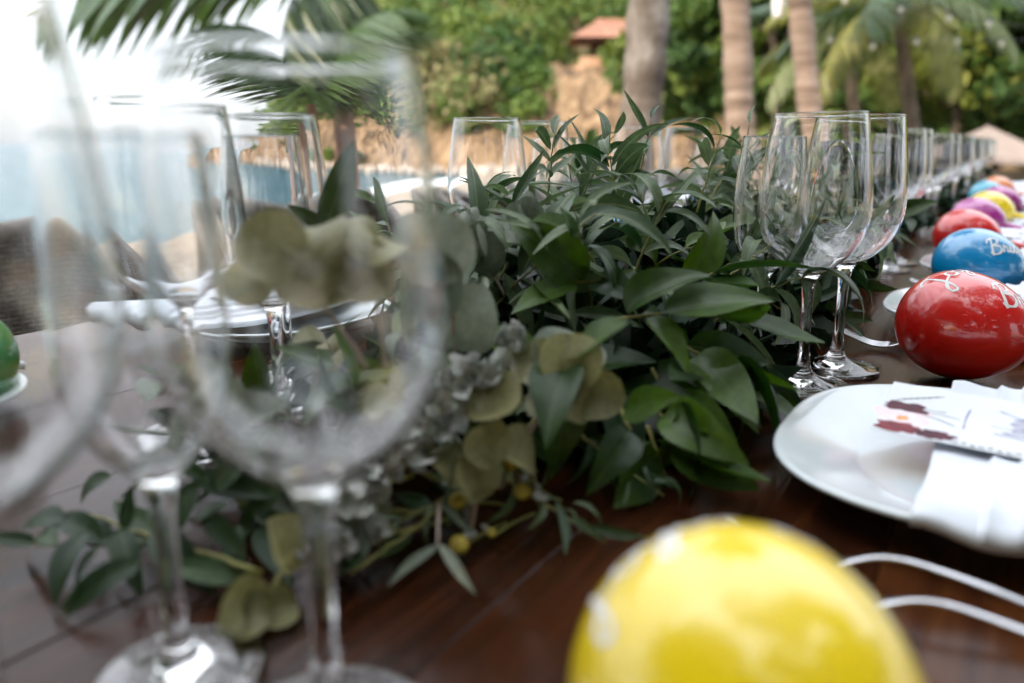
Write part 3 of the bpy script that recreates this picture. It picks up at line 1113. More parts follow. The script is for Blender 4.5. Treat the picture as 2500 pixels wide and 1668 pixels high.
# left row
g = 'glasses along the left side of the table'
wine_glass(TALL, *st((-0.192, 0.452)), 'tall wine glass beyond the near pair, left of two rims against the sky', g)
wine_glass(TALL, *st((-0.172, 0.590)), 'tall wine glass in front of the rocky point, rim near the palm', g)
wine_glass(SHORT, *st((-0.155, 0.505)), 'narrow wine glass in front of the rocky point, below the taller rims', g)
wine_glass(TALL, *st((-0.024, 0.790)), 'tall wine glass against the cliff just left of the greenery', g)
wine_glass(TALL, *st((0.028, 0.905)), 'tall wine glass against the cliff, just behind the greenery edge', g)
wine_glass(SHORT, *st((0.046, 0.830)), 'narrow wine glass among leaves left of the grey palm trunk', g)
wine_glass(TALL, *st((0.180, 1.17)), 'tall wine glass behind leaves in front of the grey palm trunk', g)
wine_glass(TALL, *st((0.262, 1.235)), 'tall wine glass behind leaves right of the grey palm trunk', g)
wine_glass(SHORT, *st((0.285, 1.16)), 'narrow wine glass behind leaves below the pinkish trunk', g)
for i, s in enumerate((1.75, 2.15, 2.55, 2.95)):
    wine_glass(TALL, s, -0.43, f'tall wine glass far down the left row, {ORD[i]} behind the leaves, left of pair', g)
    wine_glass(TALL, s + 0.09, -0.45, f'tall wine glass far down the left row, {ORD[i]} behind the leaves, right of pair', g)


# ------------------------------------------------------------------ plates, napkins, cards, forks
def plate_mesh():
    seg = 96
    prof = [(0.0, 0.0), (0.52, 0.0), (0.56, 0.0015), (0.58, 0.004), (0.80, 0.011), (0.97, 0.0180), (1.0, 0.0203), (1.0, 0.0217), (0.985, 0.0223), (0.95, 0.0210), (0.86, 0.0172), (0.75, 0.0126), (0.66, 0.0088), (0.61, 0.0068), (0.55, 0.0058), (0.45, 0.0054), (0.0, 0.0052)]
    prof = catmull(prof, 4)
    vs, fs = [], []
    for r, z in prof:
        for j in range(seg):
            a = 2 * PI * j / seg
            e = 2.0 + 0.75 * min(1, max(0, r)) ** 3
            rad = 1.0 / (abs(math.cos(a)) ** e + abs(math.sin(a)) ** e) ** (1 / e)
            vs.append((max(0, r) * rad * math.cos(a), max(0, r) * rad * math.sin(a), z))
    m = len(prof)
    for i in range(m - 1):
        for j in range(seg):
            k = (j + 1) % seg
            fs.append((i * seg + j, i * seg + k, (i + 1) * seg + k, (i + 1) * seg + j))
    me = mk('plate', vs, fs, M_PORC)
    bm = bmesh.new()
    bm.from_mesh(me)
    bmesh.ops.remove_doubles(bm, verts=bm.verts[:], dist=1e-6)
    bmesh.ops.scale(bm, vec=(0.110, 0.110, 1.0), verts=bm.verts[:])
    bm.to_mesh(me)
    bm.free()
    me.polygons.foreach_set('use_smooth', [True] * len(me.polygons))
    return me


PLATE = plate_mesh()


def plate_top(x, y):
    e = 2.75
    r = (abs(x) ** e + abs(y) ** e) ** (1 / e) / 0.116
    if r > 1.0:
        return None
    return float(np.interp(r, [0, 0.55, 0.62, 0.68, 0.8, 0.95, 1.0], [0.0052, 0.0056, 0.0066, 0.0092, 0.0148, 0.0212, 0.0223]))


def napkin_mesh(seed, w=0.135, L=0.229):
    """folded cloth with pleats along x, lying over the plate, ends hanging past its rim"""
    rg = random.Random(seed)
    nxn, nyn = 60, 120
    folds = [(0.0, 0.0), (0.185, 0.1), (0.20, 1.3), (0.285, 0.9), (0.30, 2.2), (0.44, 1.8), (0.455, 2.9), (1.0, 2.5)]
    layer = 0.0030
    top, bot = [], []
    for i in range(nxn + 1):
        u = i / nxn
        x = (u - 0.5) * L
        for j in range(nyn + 1):
            v = j / nyn
            y = (v - 0.5) * w
            ripple = 0.0004 * mnoise.noise(Vector((x * 25 + seed, y * 30, 0)))
            # cloth spans the well of the plate, rests on the rim, then falls off beyond it
            ax = abs(x)
            if ax < 0.099:
                z = 0.0150 + 0.0075 * (ax / 0.099) ** 2.2
            else:
                over = ax - 0.099
                z = 0.0225 - 14.0 * over ** 2 - 0.10 * over
            h = float(np.interp(v, [f[0] for f in folds], [f[1] for f in folds])) * layer
            puff = 0.0016 * math.exp(-((v - 0.06) / 0.10) ** 2) + 0.0005 * math.sin(v * 46) * math.exp(-((v - 0.5) / 0.5) ** 2) * (0.3 + ax / 0.13)
            end = 0.0
            if ax > 0.098:
                end = 0.0022 * math.sin(v * 17 + seed) * (ax - 0.098) / 0.017
            wob = 0.0018 * mnoise.noise(Vector((x * 9, v * 3 + seed * 3.3, 5)))
            top.append((x + 0.0018 * math.sin(v * 12 + seed) * (ax / 0.129) * (1 if x > 0 else -1), y + wob, z + 0.0035 + h + puff + ripple + end))
            bot.append((x, y + wob, z + ripple + end))
    vs = top + bot
    n1 = nyn + 1
    off = len(top)
    fs = []
    for i in range(nxn):
        for j in range(nyn):
            a = i * n1 + j
            fs.append((a, a + n1, a + n1 + 1, a + 1))
            fs.append((off + a, off + a + 1, off + a + n1 + 1, off + a + n1))
    for i in range(nxn):
        a, b = i * n1, (i + 1) * n1
        fs.append((a, a + off, b + off, b))
        a, b = i * n1 + nyn, (i + 1) * n1 + nyn
        fs.append((a, b, b + off, a + off))
    for j in range(nyn):
        a = j
        fs.append((a, a + 1, a + 1 + off, a + off))
        a = nxn * n1 + j
        fs.append((a, a + off, a + 1 + off, a + 1))
    return mk('napkin', vs, fs, M_LINEN)


NAPKINS = [napkin_mesh(1), napkin_mesh(2)]


def ribbon2d(pts, w, n=8):
    """flat stroke of width w along a smooth 2D curve, as points and faces in the plane"""
    c = [Vector((p[0], p[1])) for p in catmull(pts, n)]
    vs, fs = [], []
    for i, p in enumerate(c):
        d = c[min(i + 1, len(c) - 1)] - c[max(i - 1, 0)]
        if d.length < 1e-9:
            d = Vector((1, 0))
        d.normalize()
        nrm = Vector((-d.y, d.x))
        ww = w * (0.55 + 0.45 * abs(math.sin(2.2 + i * 0.23)))
        vs += [p - nrm * ww * 0.5, p + nrm * ww * 0.5]
    for i in range(len(c) - 1):
        fs.append((2 * i, 2 * i + 1, 2 * i + 3, 2 * i + 2))
    return vs, fs


def blob2d(cx, cy, rx, ry, rot, seed, n=36, rough=0.45):
    vs = []
    for k in range(n):
        a = 2 * PI * k / n
        r = 1 + rough * mnoise.noise(Vector((math.cos(a) * 2.6, math.sin(a) * 2.6, seed * 3.1)))
        r /= (abs(math.cos(a)) ** 3.4 + abs(math.sin(a)) ** 3.4) ** (1 / 3.4)
        x, y = rx * r * math.cos(a), ry * r * math.sin(a)
        vs.append(Vector((cx + x * math.cos(rot) - y * math.sin(rot), cy + x * math.sin(rot) + y * math.cos(rot))))
    return vs, [tuple(range(n))]


def flat(parts, z):
    v, f = merge(*parts)
    return [(p[0], p[1], z) for p in v], f


CARD_L, CARD_W = 0.125, 0.070


def card_meshes():
    """x runs along the card (0 = flowery end), y across it"""
    L, W = CARD_L, CARD_W
    bend = lambda x: 0.0
    body = mk('card_sheet', *bevel_box(0, L, -W / 2, W / 2, 0, 0.0005, 0.0001, 1), M_CARD, False)
    red = flat([blob2d(0.0120, -0.0280, 0.0115, 0.0062, 0.02, 1)], 0.00062)
    dark = flat([blob2d(0.0300, -0.0292, 0.0085, 0.0050, 0.10, 2), blob2d(0.0125, 0.0005, 0.0105, 0.0058, 0.02, 3)], 0.00064)
    pale = flat([blob2d(0.0140, -0.0140, 0.0130, 0.0105, 0.1, 4)], 0.00060)
    oran = flat([blob2d(0.0125, -0.0150, 0.0028, 0.0030, 0.0, 5)], 0.00068)
    tw = []
    for k in range(6):
        x0, y0 = 0.006 + 0.003 * k, 0.008 + 0.002 * k
        tw.append(ribbon2d([(x0, y0), (x0 + 0.0035, y0 + 0.004), (x0 + 0.008, y0 + 0.006)], 0.0012))
    tw += [ribbon2d([(0.022, -0.006), (0.030, -0.009), (0.038, -0.0135)], 0.0014), ribbon2d([(0.024, -0.002), (0.032, -0.002), (0.040, -0.004)], 0.0009),
           ribbon2d([(0.022, 0.002), (0.028, 0.0015), (0.032, 0.003)], 0.0010)]
    for k in range(9):
        tw.append(blob2d(0.040 + 0.004 * k, -0.0325 + 0.0008 * math.sin(k * 2), 0.0016, 0.0011, k, 6 + k))
    twig = flat(tw, 0.00066)
    # a name in script and two thin rules, running across the card
    X = 0.066
    name = [(X - 0.010, -0.013), (X + 0.004, -0.015), (X + 0.010, -0.013), (X + 0.001, -0.012), (X - 0.006, -0.010), (X + 0.003, -0.009), (X + 0.004, -0.006), (X - 0.002, -0.006), (X + 0.003, -0.0035),
            (X + 0.004, -0.001), (X - 0.002, -0.001), (X + 0.011, 0.002), (X + 0.012, 0.0035), (X - 0.003, 0.003), (X + 0.003, 0.006), (X + 0.004, 0.0085), (X - 0.002, 0.0085), (X + 0.003, 0.011), (X - 0.003, 0.014), (X - 0.009, 0.018)]
    ink = flat([ribbon2d(name, 0.0012, 7), ribbon2d([(X - 0.012, -0.004), (X, -0.0045), (X + 0.012, -0.003)], 0.0007),
                ribbon2d([(X - 0.024, -0.014), (X - 0.024, 0.0), (X - 0.023, 0.013)], 0.0010), ribbon2d([(X + 0.022, -0.013), (X + 0.022, 0.0), (X + 0.023, 0.013)], 0.0010)], 0.00062)
    return body, [('flower_print', mk('flower_print', *red, M_PETAL_RED, False)), ('flower_print', mk('flower_print', *dark, M_PETAL_DARK, False)),
                  ('flower_print', mk('flower_print', *pale, M_PETAL_PALE, False)), ('flower_print', mk('flower_print', *oran, M_PETAL_ORANGE, False)),
                  ('twig_print', mk('twig_print', *twig, M_TWIG, False)), ('lettering', mk('lettering', *ink, M_INK, False))]


CARD_BODY, CARD_PRINTS = card_meshes()


def fork_mesh():
    """lies along x: tines at x = 0, handle end at x = 0.19; arched as a fork lies on a table"""
    L = 0.19
    cv = catmull(list(zip([0, 0.012, 0.03, 0.05, 0.066, 0.085, 0.12, 0.16, 0.19], [0.0135, 0.009, 0.0030, 0.0040, 0.0120, 0.0180, 0.0150, 0.0075, 0.0018])), 10)
    FXS, FZS = [c[0] for c in cv], [c[1] for c in cv]

    def zc(x):
        return float(np.interp(x, FXS, FZS))

    def strip(pts, th=0.0020):
        vs, fs = [], []
        for x, y, hw in pts:
            z = zc(x)
            for yy, zz in ((-hw, 0), (-hw * 0.6, th * 0.5), (0, th * 0.62), (hw * 0.6, th * 0.5), (hw, 0), (hw * 0.6, -th * 0.45), (-hw * 0.6, -th * 0.45)):
                vs.append((x, y + yy, z + zz + th))
        for i in range(len(pts) - 1):
            for j in range(7):
                k = (j + 1) % 7
                fs.append((i * 7 + j, i * 7 + k, (i + 1) * 7 + k, (i + 1) * 7 + j))
        fs.append(tuple(reversed(range(7))))
        b = (len(pts) - 1) * 7
        fs.append(tuple(range(b, b + 7)))
        return vs, fs
    handle = []
    for i in range(41):
        x = 0.046 + (L - 0.046) * i / 40
        hw = float(np.interp(x, [0.046, 0.052, 0.062, 0.072, 0.095, 0.15, 0.18, 0.19], [0.0112, 0.0105, 0.0056, 0.0024, 0.0023, 0.0040, 0.0054, 0.0030]))
        handle.append((x, 0, hw))
    tines = []
    for k in range(4):
        y = -0.0093 + 0.0062 * k
        tines.append(strip([(0.047 * i / 12, y, 0.0008 + 0.0010 * min(1, i / 5)) for i in range(13)]))
    return mk('handle', *strip(handle), M_STEEL), [mk('tine', *q, M_STEEL) for q in tines]


FORK_H, FORK_T = fork_mesh()


def fork(s, t0, label, rot=0.0, side=1, group='forks beside the plates'):
    """tines at t0, handle towards the diner"""
    M = Matrix.Translation(T(s, t0, 0.0004)) @ Matrix.Rotation(-AX + (PI if side < 0 else 0) + rot, 4, 'Z') @ Matrix.Scale(0.84, 4)
    root = bpy.data.objects.new('fork', None)
    root.empty_display_size = 0.02
    link(root, None, M)
    tag(root, label, 'fork', group)
    ob('handle', FORK_H, root, M)
    for me in FORK_T:
        ob('tine', me, root, M)


def place(s, t, idx, side, napkin=True, card=True, nlab='', group_side='right'):
    rz = TABLE_RZ + (0 if side > 0 else PI)
    M = Matrix.Translation(T(s, t, 0.0005)) @ Matrix.Rotation(rz, 4, 'Z')
    o = ob('dinner_plate', PLATE, None, M)
    tag(o, f'white rounded square plate, {nlab}', 'plate', f'plates along the {group_side} side')
    if napkin:
        Mn = Matrix.Translation(T(s, t + side * 0.035, 0.0018)) @ Matrix.Rotation(rz, 4, 'Z') @ Matrix.Rotation(PI, 4, 'Z')
        o = ob('napkin', NAPKINS[idx % 2], None, Mn)
        tag(o, f'pleated white cloth napkin on the plate, {nlab}', 'napkin', f'napkins along the {group_side} side')
    if card:
        # the card lies across the napkin, flowery end towards the middle of the table
        ang = -AX + R(-1.5) + (PI if side < 0 else 0)
        Mc = Matrix.Translation(T(s + 0.020, t - side * 0.062, 0.0318)) @ Matrix.Rotation(ang, 4, 'Z') @ Matrix.Rotation(R(1.6), 4, 'Y') @ Matrix.Rotation(R(7), 4, 'X')
        root = ob('place_card', CARD_BODY, None, Mc)
        tag(root, f'white place card with burgundy flowers, {nlab}', 'card', f'place cards along the {group_side} side')
        for nm, me in CARD_PRINTS:
            ob(nm, me, root, Mc)


place(-0.02, 0.02, 1, 1, True, False, 'right under the camera at the near place')
for i, s in enumerate(PLATES_R):
    lab = 'nearest the camera on the right' if i == 0 else f'{ORD[i]} from the camera in the right row'
    place(s, 0.012 if i == 0 else 0.008, i, 1, True, i < 6, lab)
PLATES_L = [0.16, 0.52, 0.98, 1.42, 1.90, 2.35, 2.8]
for i, s in enumerate(PLATES_L):
    place(s, -0.60, i, -1, True, i < 3, f'{ORD[i]} from the camera in the left row', 'left')

fork(0.3235, -0.093, 'steel fork left of the front plate, nearer to the plate')
fork(0.2985, -0.076, 'steel fork beside the yellow maraca, farther from the front plate', R(-1))
fork(0.752, -0.118, 'steel fork whose tines show between the red maraca and the leaves', R(6))
fork(1.095, -0.10, 'steel fork left of the third plate in the right row')
fork(1.435, -0.10, 'steel fork left of the fourth plate in the right row')


# ------------------------------------------------------------------ maracas
def gourd_profile():
    pr = []
    for i in range(41):
        a = PI * i / 40
        x = -math.cos(a)                       # -1 = free end, +1 = handle end
        r = math.sin(a) * (1.0 - 0.09 * x)
        pr.append((max(0.0, r), x))
    return pr


def gourd_mesh(name, mat, a=0.052, b=0.0405):
    """long axis along local +X (handle side)"""
    v, f = lathe([(r * b, x * a) for r, x in gourd_profile()], 64)
    v = [(p[2], p[0], p[1]) for p in v]
    me = mk(name, v, f, mat)
    bm = bmesh.new()
    bm.from_mesh(me)
    bmesh.ops.remove_doubles(bm, verts=bm.verts[:], dist=1e-6)
    bmesh.ops.recalc_face_normals(bm, faces=bm.faces[:])
    bm.to_mesh(me)
    bm.free()
    me.polygons.foreach_set('use_smooth', [True] * len(me.polygons))
    return me


HANDLE_PROF = [(0.0, 0.0), (0.0095, 0.0), (0.0100, 0.004), (0.0085, 0.012), (0.0075, 0.05), (0.0085, 0.10), (0.0105, 0.128), (0.0100, 0.136), (0.006, 0.140), (0.0, 0.1405)]
# letter strokes in units of letter height (x to the right, y up)
LETTERS = {
    'J': (0.80, [[(0.10, 0.86), (0.30, 1.00), (0.58, 0.98), (0.78, 0.92)], [(0.56, 0.98), (0.48, 0.50), (0.36, -0.10), (0.18, -0.42), (0.02, -0.30), (0.12, -0.10), (0.44, 0.08), (0.78, 0.16)]]),
    'o': (0.50, [[(0.36, 0.42), (0.18, 0.44), (0.06, 0.22), (0.16, 0.02), (0.36, 0.06), (0.42, 0.28), (0.34, 0.43), (0.40, 0.34), (0.54, 0.36)]]),
    'y': (0.52, [[(0.04, 0.40), (0.08, 0.12), (0.22, 0.04), (0.38, 0.20), (0.44, 0.42)], [(0.44, 0.42), (0.38, 0.02), (0.26, -0.38), (0.10, -0.44), (0.06, -0.28), (0.30, -0.06), (0.56, 0.10)]]),
    'c': (0.40, [[(0.36, 0.36), (0.22, 0.44), (0.06, 0.24), (0.14, 0.02), (0.30, 0.02), (0.44, 0.14)]]),
    'e': (0.42, [[(0.06, 0.18), (0.30, 0.26), (0.30, 0.42), (0.14, 0.40), (0.06, 0.18), (0.18, 0.00), (0.44, 0.14)]]),
    '&': (0.70, [[(0.62, 0.02), (0.40, 0.34), (0.22, 0.64), (0.30, 0.82), (0.44, 0.72), (0.36, 0.52), (0.10, 0.26), (0.12, 0.06), (0.32, 0.02), (0.56, 0.34)]]),
    'B': (0.74, [[(0.30, 0.96), (0.22, 0.50), (0.14, -0.06)], [(0.02, 0.72), (0.10, 0.92), (0.36, 1.02), (0.62, 0.92), (0.58, 0.68), (0.30, 0.54), (0.60, 0.44), (0.66, 0.20), (0.46, 0.00), (0.18, 0.02), (0.06, 0.16)]]),
    'r': (0.38, [[(0.02, 0.06), (0.12, 0.40), (0.16, 0.48), (0.20, 0.36), (0.30, 0.36), (0.26, 0.10), (0.40, 0.08)]]),
    'i': (0.26, [[(0.04, 0.10), (0.12, 0.42), (0.10, 0.08), (0.18, 0.02), (0.28, 0.12)], [(0.155, 0.60), (0.17, 0.66)]]),
    'a': (0.48, [[(0.36, 0.40), (0.18, 0.44), (0.06, 0.20), (0.16, 0.02), (0.32, 0.16), (0.38, 0.42), (0.36, 0.10), (0.50, 0.10)]]),
    'n': (0.50, [[(0.04, 0.02), (0.08, 0.42), (0.10, 0.20), (0.24, 0.44), (0.34, 0.36), (0.34, 0.06), (0.50, 0.10)]]),
}


def lettering_mesh(gourd, lines):
    """lines: (text, centre direction, reading direction, letter height). strokes lie on the gourd's surface"""
    bm = bmesh.new()
    bm.from_mesh(gourd)
    bvh = BVHTree.FromBMesh(bm)
    parts = []
    for text, d0, e1, h in lines:
        d0 = Vector(d0).normalized()
        e1 = Vector(e1)
        e1 = (e1 - d0 * e1.dot(d0)).normalized()
        e2 = d0.cross(e1)
        wtot = sum(LETTERS[c][0] for c in text)
        hit0 = bvh.ray_cast(Vector((0, 0, 0)), d0)[0]
        rr = hit0.length
        x0 = -wtot / 2
        for c in text:
            wd, strokes = LETTERS[c]
            for k_, sk in enumerate(strokes):
                v2, f2 = ribbon2d([(x0 + p[0], p[1]) for p in sk], 0.125, 7)
                vs = []
                for p in v2:
                    a, b_ = p[0] * h / rr, (p[1] - 0.3) * h / rr
                    # wrap round the gourd rather than project flat, so long words keep their width
                    q = Quaternion(e2, a) @ (Quaternion(e1, -b_) @ d0)
                    loc, nn, _, _ = bvh.ray_cast(Vector((0, 0, 0)), q)
                    vs.append(loc + nn * (0.00022 + 0.00005 * k_))
                parts.append((vs, f2))
            x0 += wd
    bm.free()
    return merge(*parts)


MAR_GROUP = 'painted maracas along the table'


def maraca(s, t, mat, label, yaw=0.0, text=None, dots=False, side=1, sc=1.0, roll=0.0, a=0.0472, b=0.0405):
    """gourd centre at s, t; handle runs out to the side of the table and rests on it"""
    tilt = R(11)
    M = Matrix.Translation(T(s, t, 0.0405 * sc + 0.0006)) @ Matrix.Rotation(-AX + (PI if side < 0 else 0) + yaw, 4, 'Z') @ Matrix.Rotation(tilt, 4, 'Y') @ Matrix.Rotation(roll, 4, 'X') @ Matrix.Scale(sc, 4)
    gm = gourd_mesh('gourd', mat, a, b)
    zmin = min((M @ v.co).z for v in gm.vertices)
    M = Matrix.Translation((0, 0, TOP + 0.0006 - zmin)) @ M
    root = empty('maraca', M.translation - Vector((0, 0, 0.0405 * sc)))
    tag(root, label, 'maraca', MAR_GROUP)
    g_ = ob('gourd', gm, root, M)
    hv, hf = lathe(HANDLE_PROF, 20)
    hv = [(p[2] + a - 0.004, p[0], p[1]) for p in hv]
    ob('handle', mk('handle', hv, hf, mat), root, M)
    if text:
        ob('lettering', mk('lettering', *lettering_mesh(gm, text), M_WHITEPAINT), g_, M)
    return root


# names run round the gourd; local +X is the handle side, -Y faces the camera, +Z up
RED_TEXT = [('Joyce', (-0.45, -0.08, 0.9), (0.55, 0.95, 0.2), 0.019), ('&', (0.28, 0.12, 0.9), (0.55, 0.9, 0.0), 0.013), ('Brian', (0.72, -0.10, 0.72), (0.45, 0.95, -0.3), 0.022)]
YEL_GLINT_TEXT = [('Joyce', (-0.75, -0.25, 0.62), (0.3, 0.95, 0.3), 0.020), ('&', (-0.35, 0.45, 0.75), (0.55, 0.9, 0.0), 0.014), ('Brian', (0.05, 0.62, 0.60), (0.75, 0.3, -0.5), 0.021)]  # names added here; their white strokes stand in for sky reflections
maraca(*st((0.0585, 0.172)), M_YELLOW, 'large blurred yellow maraca in the right foreground', R(-20), YEL_GLINT_TEXT, a=0.0442, b=0.0418)
maraca(0.688, -0.022, M_RED, 'glossy red maraca with white script names behind the front plate', R(4), RED_TEXT, sc=1.02)
maraca(1.055, -0.028, M_BLUE, 'blue maraca right behind the red lettered one', R(-4), [('Brian', (0.60, -0.42, 0.72), (0.5, 0.9, -0.1), 0.020)], sc=1.02)
maraca(1.390, -0.056, M_RED, 'second red maraca, between the blue and the purple one', R(6))
maraca(1.70, -0.056, M_PURPLE, 'purple maraca behind the second red one', R(-8))
maraca(1.95, -0.044, M_YELLOW, 'small far yellow maraca beyond the purple one', R(5))
maraca(2.20, -0.030, M_PURPLE, 'far magenta maraca mostly hidden behind the far yellow one')
maraca(2.50, -0.066, M_TEAL, 'far teal maraca beyond the yellow one')
maraca(2.86, -0.05, M_ORANGE, 'far orange maraca beyond the teal one')
maraca(0.222, -0.562, M_GREEN, 'blurred green maraca at the left edge across the table', 0, None, False, -1)
maraca(0.74, -0.52, M_RED, 'red maraca across the table behind the left glasses', R(6), None, False, -1)
maraca(1.22, -0.53, M_BLUE, 'blue maraca across the table hidden behind the greenery', R(6), None, False, -1)


# ------------------------------------------------------------------ chairs across the table
M_WICKER, t, p, _ = new_mat('grey_brown_wicker')
f = noise(t, 60, 4, 0.6)
t.links.new(ramp(t, f, [(0.3, (0.065, 0.052, 0.04)), (0.7, (0.17, 0.14, 0.105))]), p.inputs['Base Color'])
p.inputs['Roughness'].default_value = 0.6
M_WICKER_RAIL = simple('pale_wicker_rail', [(0.16, 0.135, 0.115), (0.24, 0.21, 0.18)], 60, 0.6, 0.5, 300, 0.003)
M_CUSHION = simple('grey_cushion', [(0.30, 0.28, 0.27)], 30, 0.9, 0.3, 400, 0.002)


def chair_meshes():
    """tub chair facing +X: woven back and sides as one curved wall, rim, seat, cushion, legs"""
    out = {}
    W, D = 0.265, 0.26
    path = []
    for i in range(61):
        u = i / 60 * 2 - 1
        e = 5.0
        a = PI + u * R(112)
        c, s_ = math.cos(a), math.sin(a)
        rad = 1.0 / (abs(c) ** e + abs(s_) ** e) ** (1 / e)
        path.append((D * rad * c, W * rad * s_, abs(u)))

    def topz(u):
        return float(np.interp(u, [0, 0.25, 0.38, 0.5, 0.7, 1.0], [0.765, 0.785, 0.797, 0.765, 0.68, 0.62]))
    # verticals and horizontals of the weave
    parts = []
    for i in range(0, 61):
        x, y, u = path[i]
        zt = topz(u)
        o = 1.0
        pts = [(x * o, y * o, z) for z in np.linspace(0.30, zt, 6)]
        parts.append(tube(pts, 0.0035, 4, False))
    rows = 58
    for k in range(rows):
        z = 0.31 + 0.50 * k / (rows - 1)
        run = []
        for i in range(61):
            x, y, u = path[i]
            ok = z < topz(u) - 0.004
            if ok:
                off = 1 + 0.012 * (1 if (i + k) % 2 else -1)
                run.append((x * off, y * off, z))
            if (not ok or i == 60) and len(run) > 2:
                parts.append(tube(run, 0.0031, 4, False))
                run = []
            elif not ok:
                run = []
    out['woven_back'] = mk('woven_back', *merge(*parts), M_WICKER, False)
    inner = []
    fsi = []
    for i in range(61):
        x, y, u = path[i]
        inner += [(x * 1.035, y * 1.035, 0.30), (x * 1.035, y * 1.035, topz(u) - 0.006)]
    for i in range(60):
        fsi.append((2 * i, 2 * i + 2, 2 * i + 3, 2 * i + 1))
    m_dk = simple('dark_woven_shell', [(0.045, 0.037, 0.03), (0.10, 0.085, 0.068)], 150, 0.8, 0.6, 260, 0.004)
    out['outer_shell'] = mk('outer_shell', inner, fsi, m_dk, True)
    out['rim'] = mk('rim', *tube([(x * 1.01, y * 1.01, topz(u)) for x, y, u in path], 0.017, 8), M_WICKER_RAIL)
    out['seat'] = mk('seat', *bevel_box(-0.24, 0.26, -0.24, 0.24, 0.30, 0.38, 0.02), M_WICKER, False)
    out['cushion'] = mk('cushion', *bevel_box(-0.22, 0.26, -0.23, 0.23, 0.384, 0.46, 0.03, 3), M_CUSHION)
    out['leg'] = mk('leg', *tube([(0, 0, 0), (0, 0, 0.30)], [0.016, 0.02], 8), M_BARK_TREE)
    return out


CH = chair_meshes()


def chair(s, t, label, yaw=0.0, z=0.0):
    M = Matrix.Translation(T(s, t, -TOP + z)) @ Matrix.Rotation(-AX + yaw, 4, 'Z')
    root = bpy.data.objects.new('wicker_chair', None)
    link(root, None, M)
    tag(root, label, 'chair', 'wicker chairs across the table')
    for nm in ('woven_back', 'outer_shell', 'rim', 'seat', 'cushion'):
        o = ob(nm, CH[nm], root, M)
        if nm == 'woven_back':
            o['kind'] = 'stuff'
    for x in (-0.2, 0.22):
        for y in (-0.22, 0.22):
            ob('leg', CH['leg'], root, M @ Matrix.Translation((x, y, 0)))


chair(0.52, -1.12, 'woven wicker chair at the left edge across the table', R(3))
chair(1.34, -1.24, 'second wicker chair from the left, seen through the glasses', R(-9))
chair(2.04, -1.16, 'third wicker chair from the left, in front of the young palms', R(6))
chair(2.74, -1.26, 'fourth wicker chair, right of the reddish palm', R(-7))
chair(3.42, -1.15, 'fifth wicker chair, behind the glasses left of the greenery', R(4))
chair(4.10, -1.22, 'sixth wicker chair, farthest in the row across the table', R(-5))

# ------------------------------------------------------------------ greenery
def leaf_mesh(name, kind, mat, curl, fold, twist=0.0, seed=0, nu=12, nv=2):
    """unit-length leaf along +X; width across Y; curls down towards its tip"""
    rg = random.Random(seed)

    def half(u):
        if kind == 'willow':
            return 0.098 * math.sin(PI * u ** 0.85) ** 0.85 * (1.06 - 0.25 * u) + 0.004
        if kind == 'lance':
            return 0.172 * math.sin(PI * u ** 0.8) ** 0.8 * (1.06 - 0.25 * u) + 0.004
        if kind == 'ruscus':
            return 0.245 * max(0, math.sin(PI * u ** 0.78)) ** 0.85 * (1.05 - 0.3 * u) + 0.004
        return 0.50 * math.sqrt(max(0, 1 - (2 * u - 1) ** 2)) ** 0.9 + 0.006
    vs, fs = [], []
    wav = rg.uniform(0, 6)
    for i in range(nu + 1):
        u = i / nu
        if kind == 'round':
            u = 0.5 - 0.5 * math.cos(PI * u)
        if abs(curl) > 1e-3:
            x, z = math.sin(curl * u) / curl, (math.cos(curl * u) - 1) / curl
            tx, tz = math.cos(curl * u), -math.sin(curl * u)
        else:
            x, z, tx, tz = u, 0, 1, 0
        h = half(u)
        side = 0.02 * math.sin(u * 5 + wav) if kind != 'round' else 0.0
        for j in range(-nv, nv + 1):
            y = h * j / nv
            lift = fold * abs(y) + (0.12 * mnoise.noise(Vector((x * 2.2 + seed, y * 2.2, 1.3))) + 0.16 * h * abs(j / nv) ** 3 if kind == 'round' else 0.0) + 0.035 * h * math.sin(u * 9 + wav + j) * (abs(j) == nv)
            tw = twist * u
            yy = y * math.cos(tw)
            lift2 = lift + y * math.sin(tw)
            vs.append((x - tz * 0 + lift2 * (-tz) * -1 * 0 + lift2 * tz * -1 * 0.0 + lift2 * (-tz) * 0 + lift2 * (0 - tz) * 0, yy + side, z + lift2))
    m = 2 * nv + 1
    for i in range(nu):
        for j in range(2 * nv):
            a = i * m + j
            fs.append((a, a + m, a + m + 1, a + 1))
    return mk(name, vs, fs, mat)


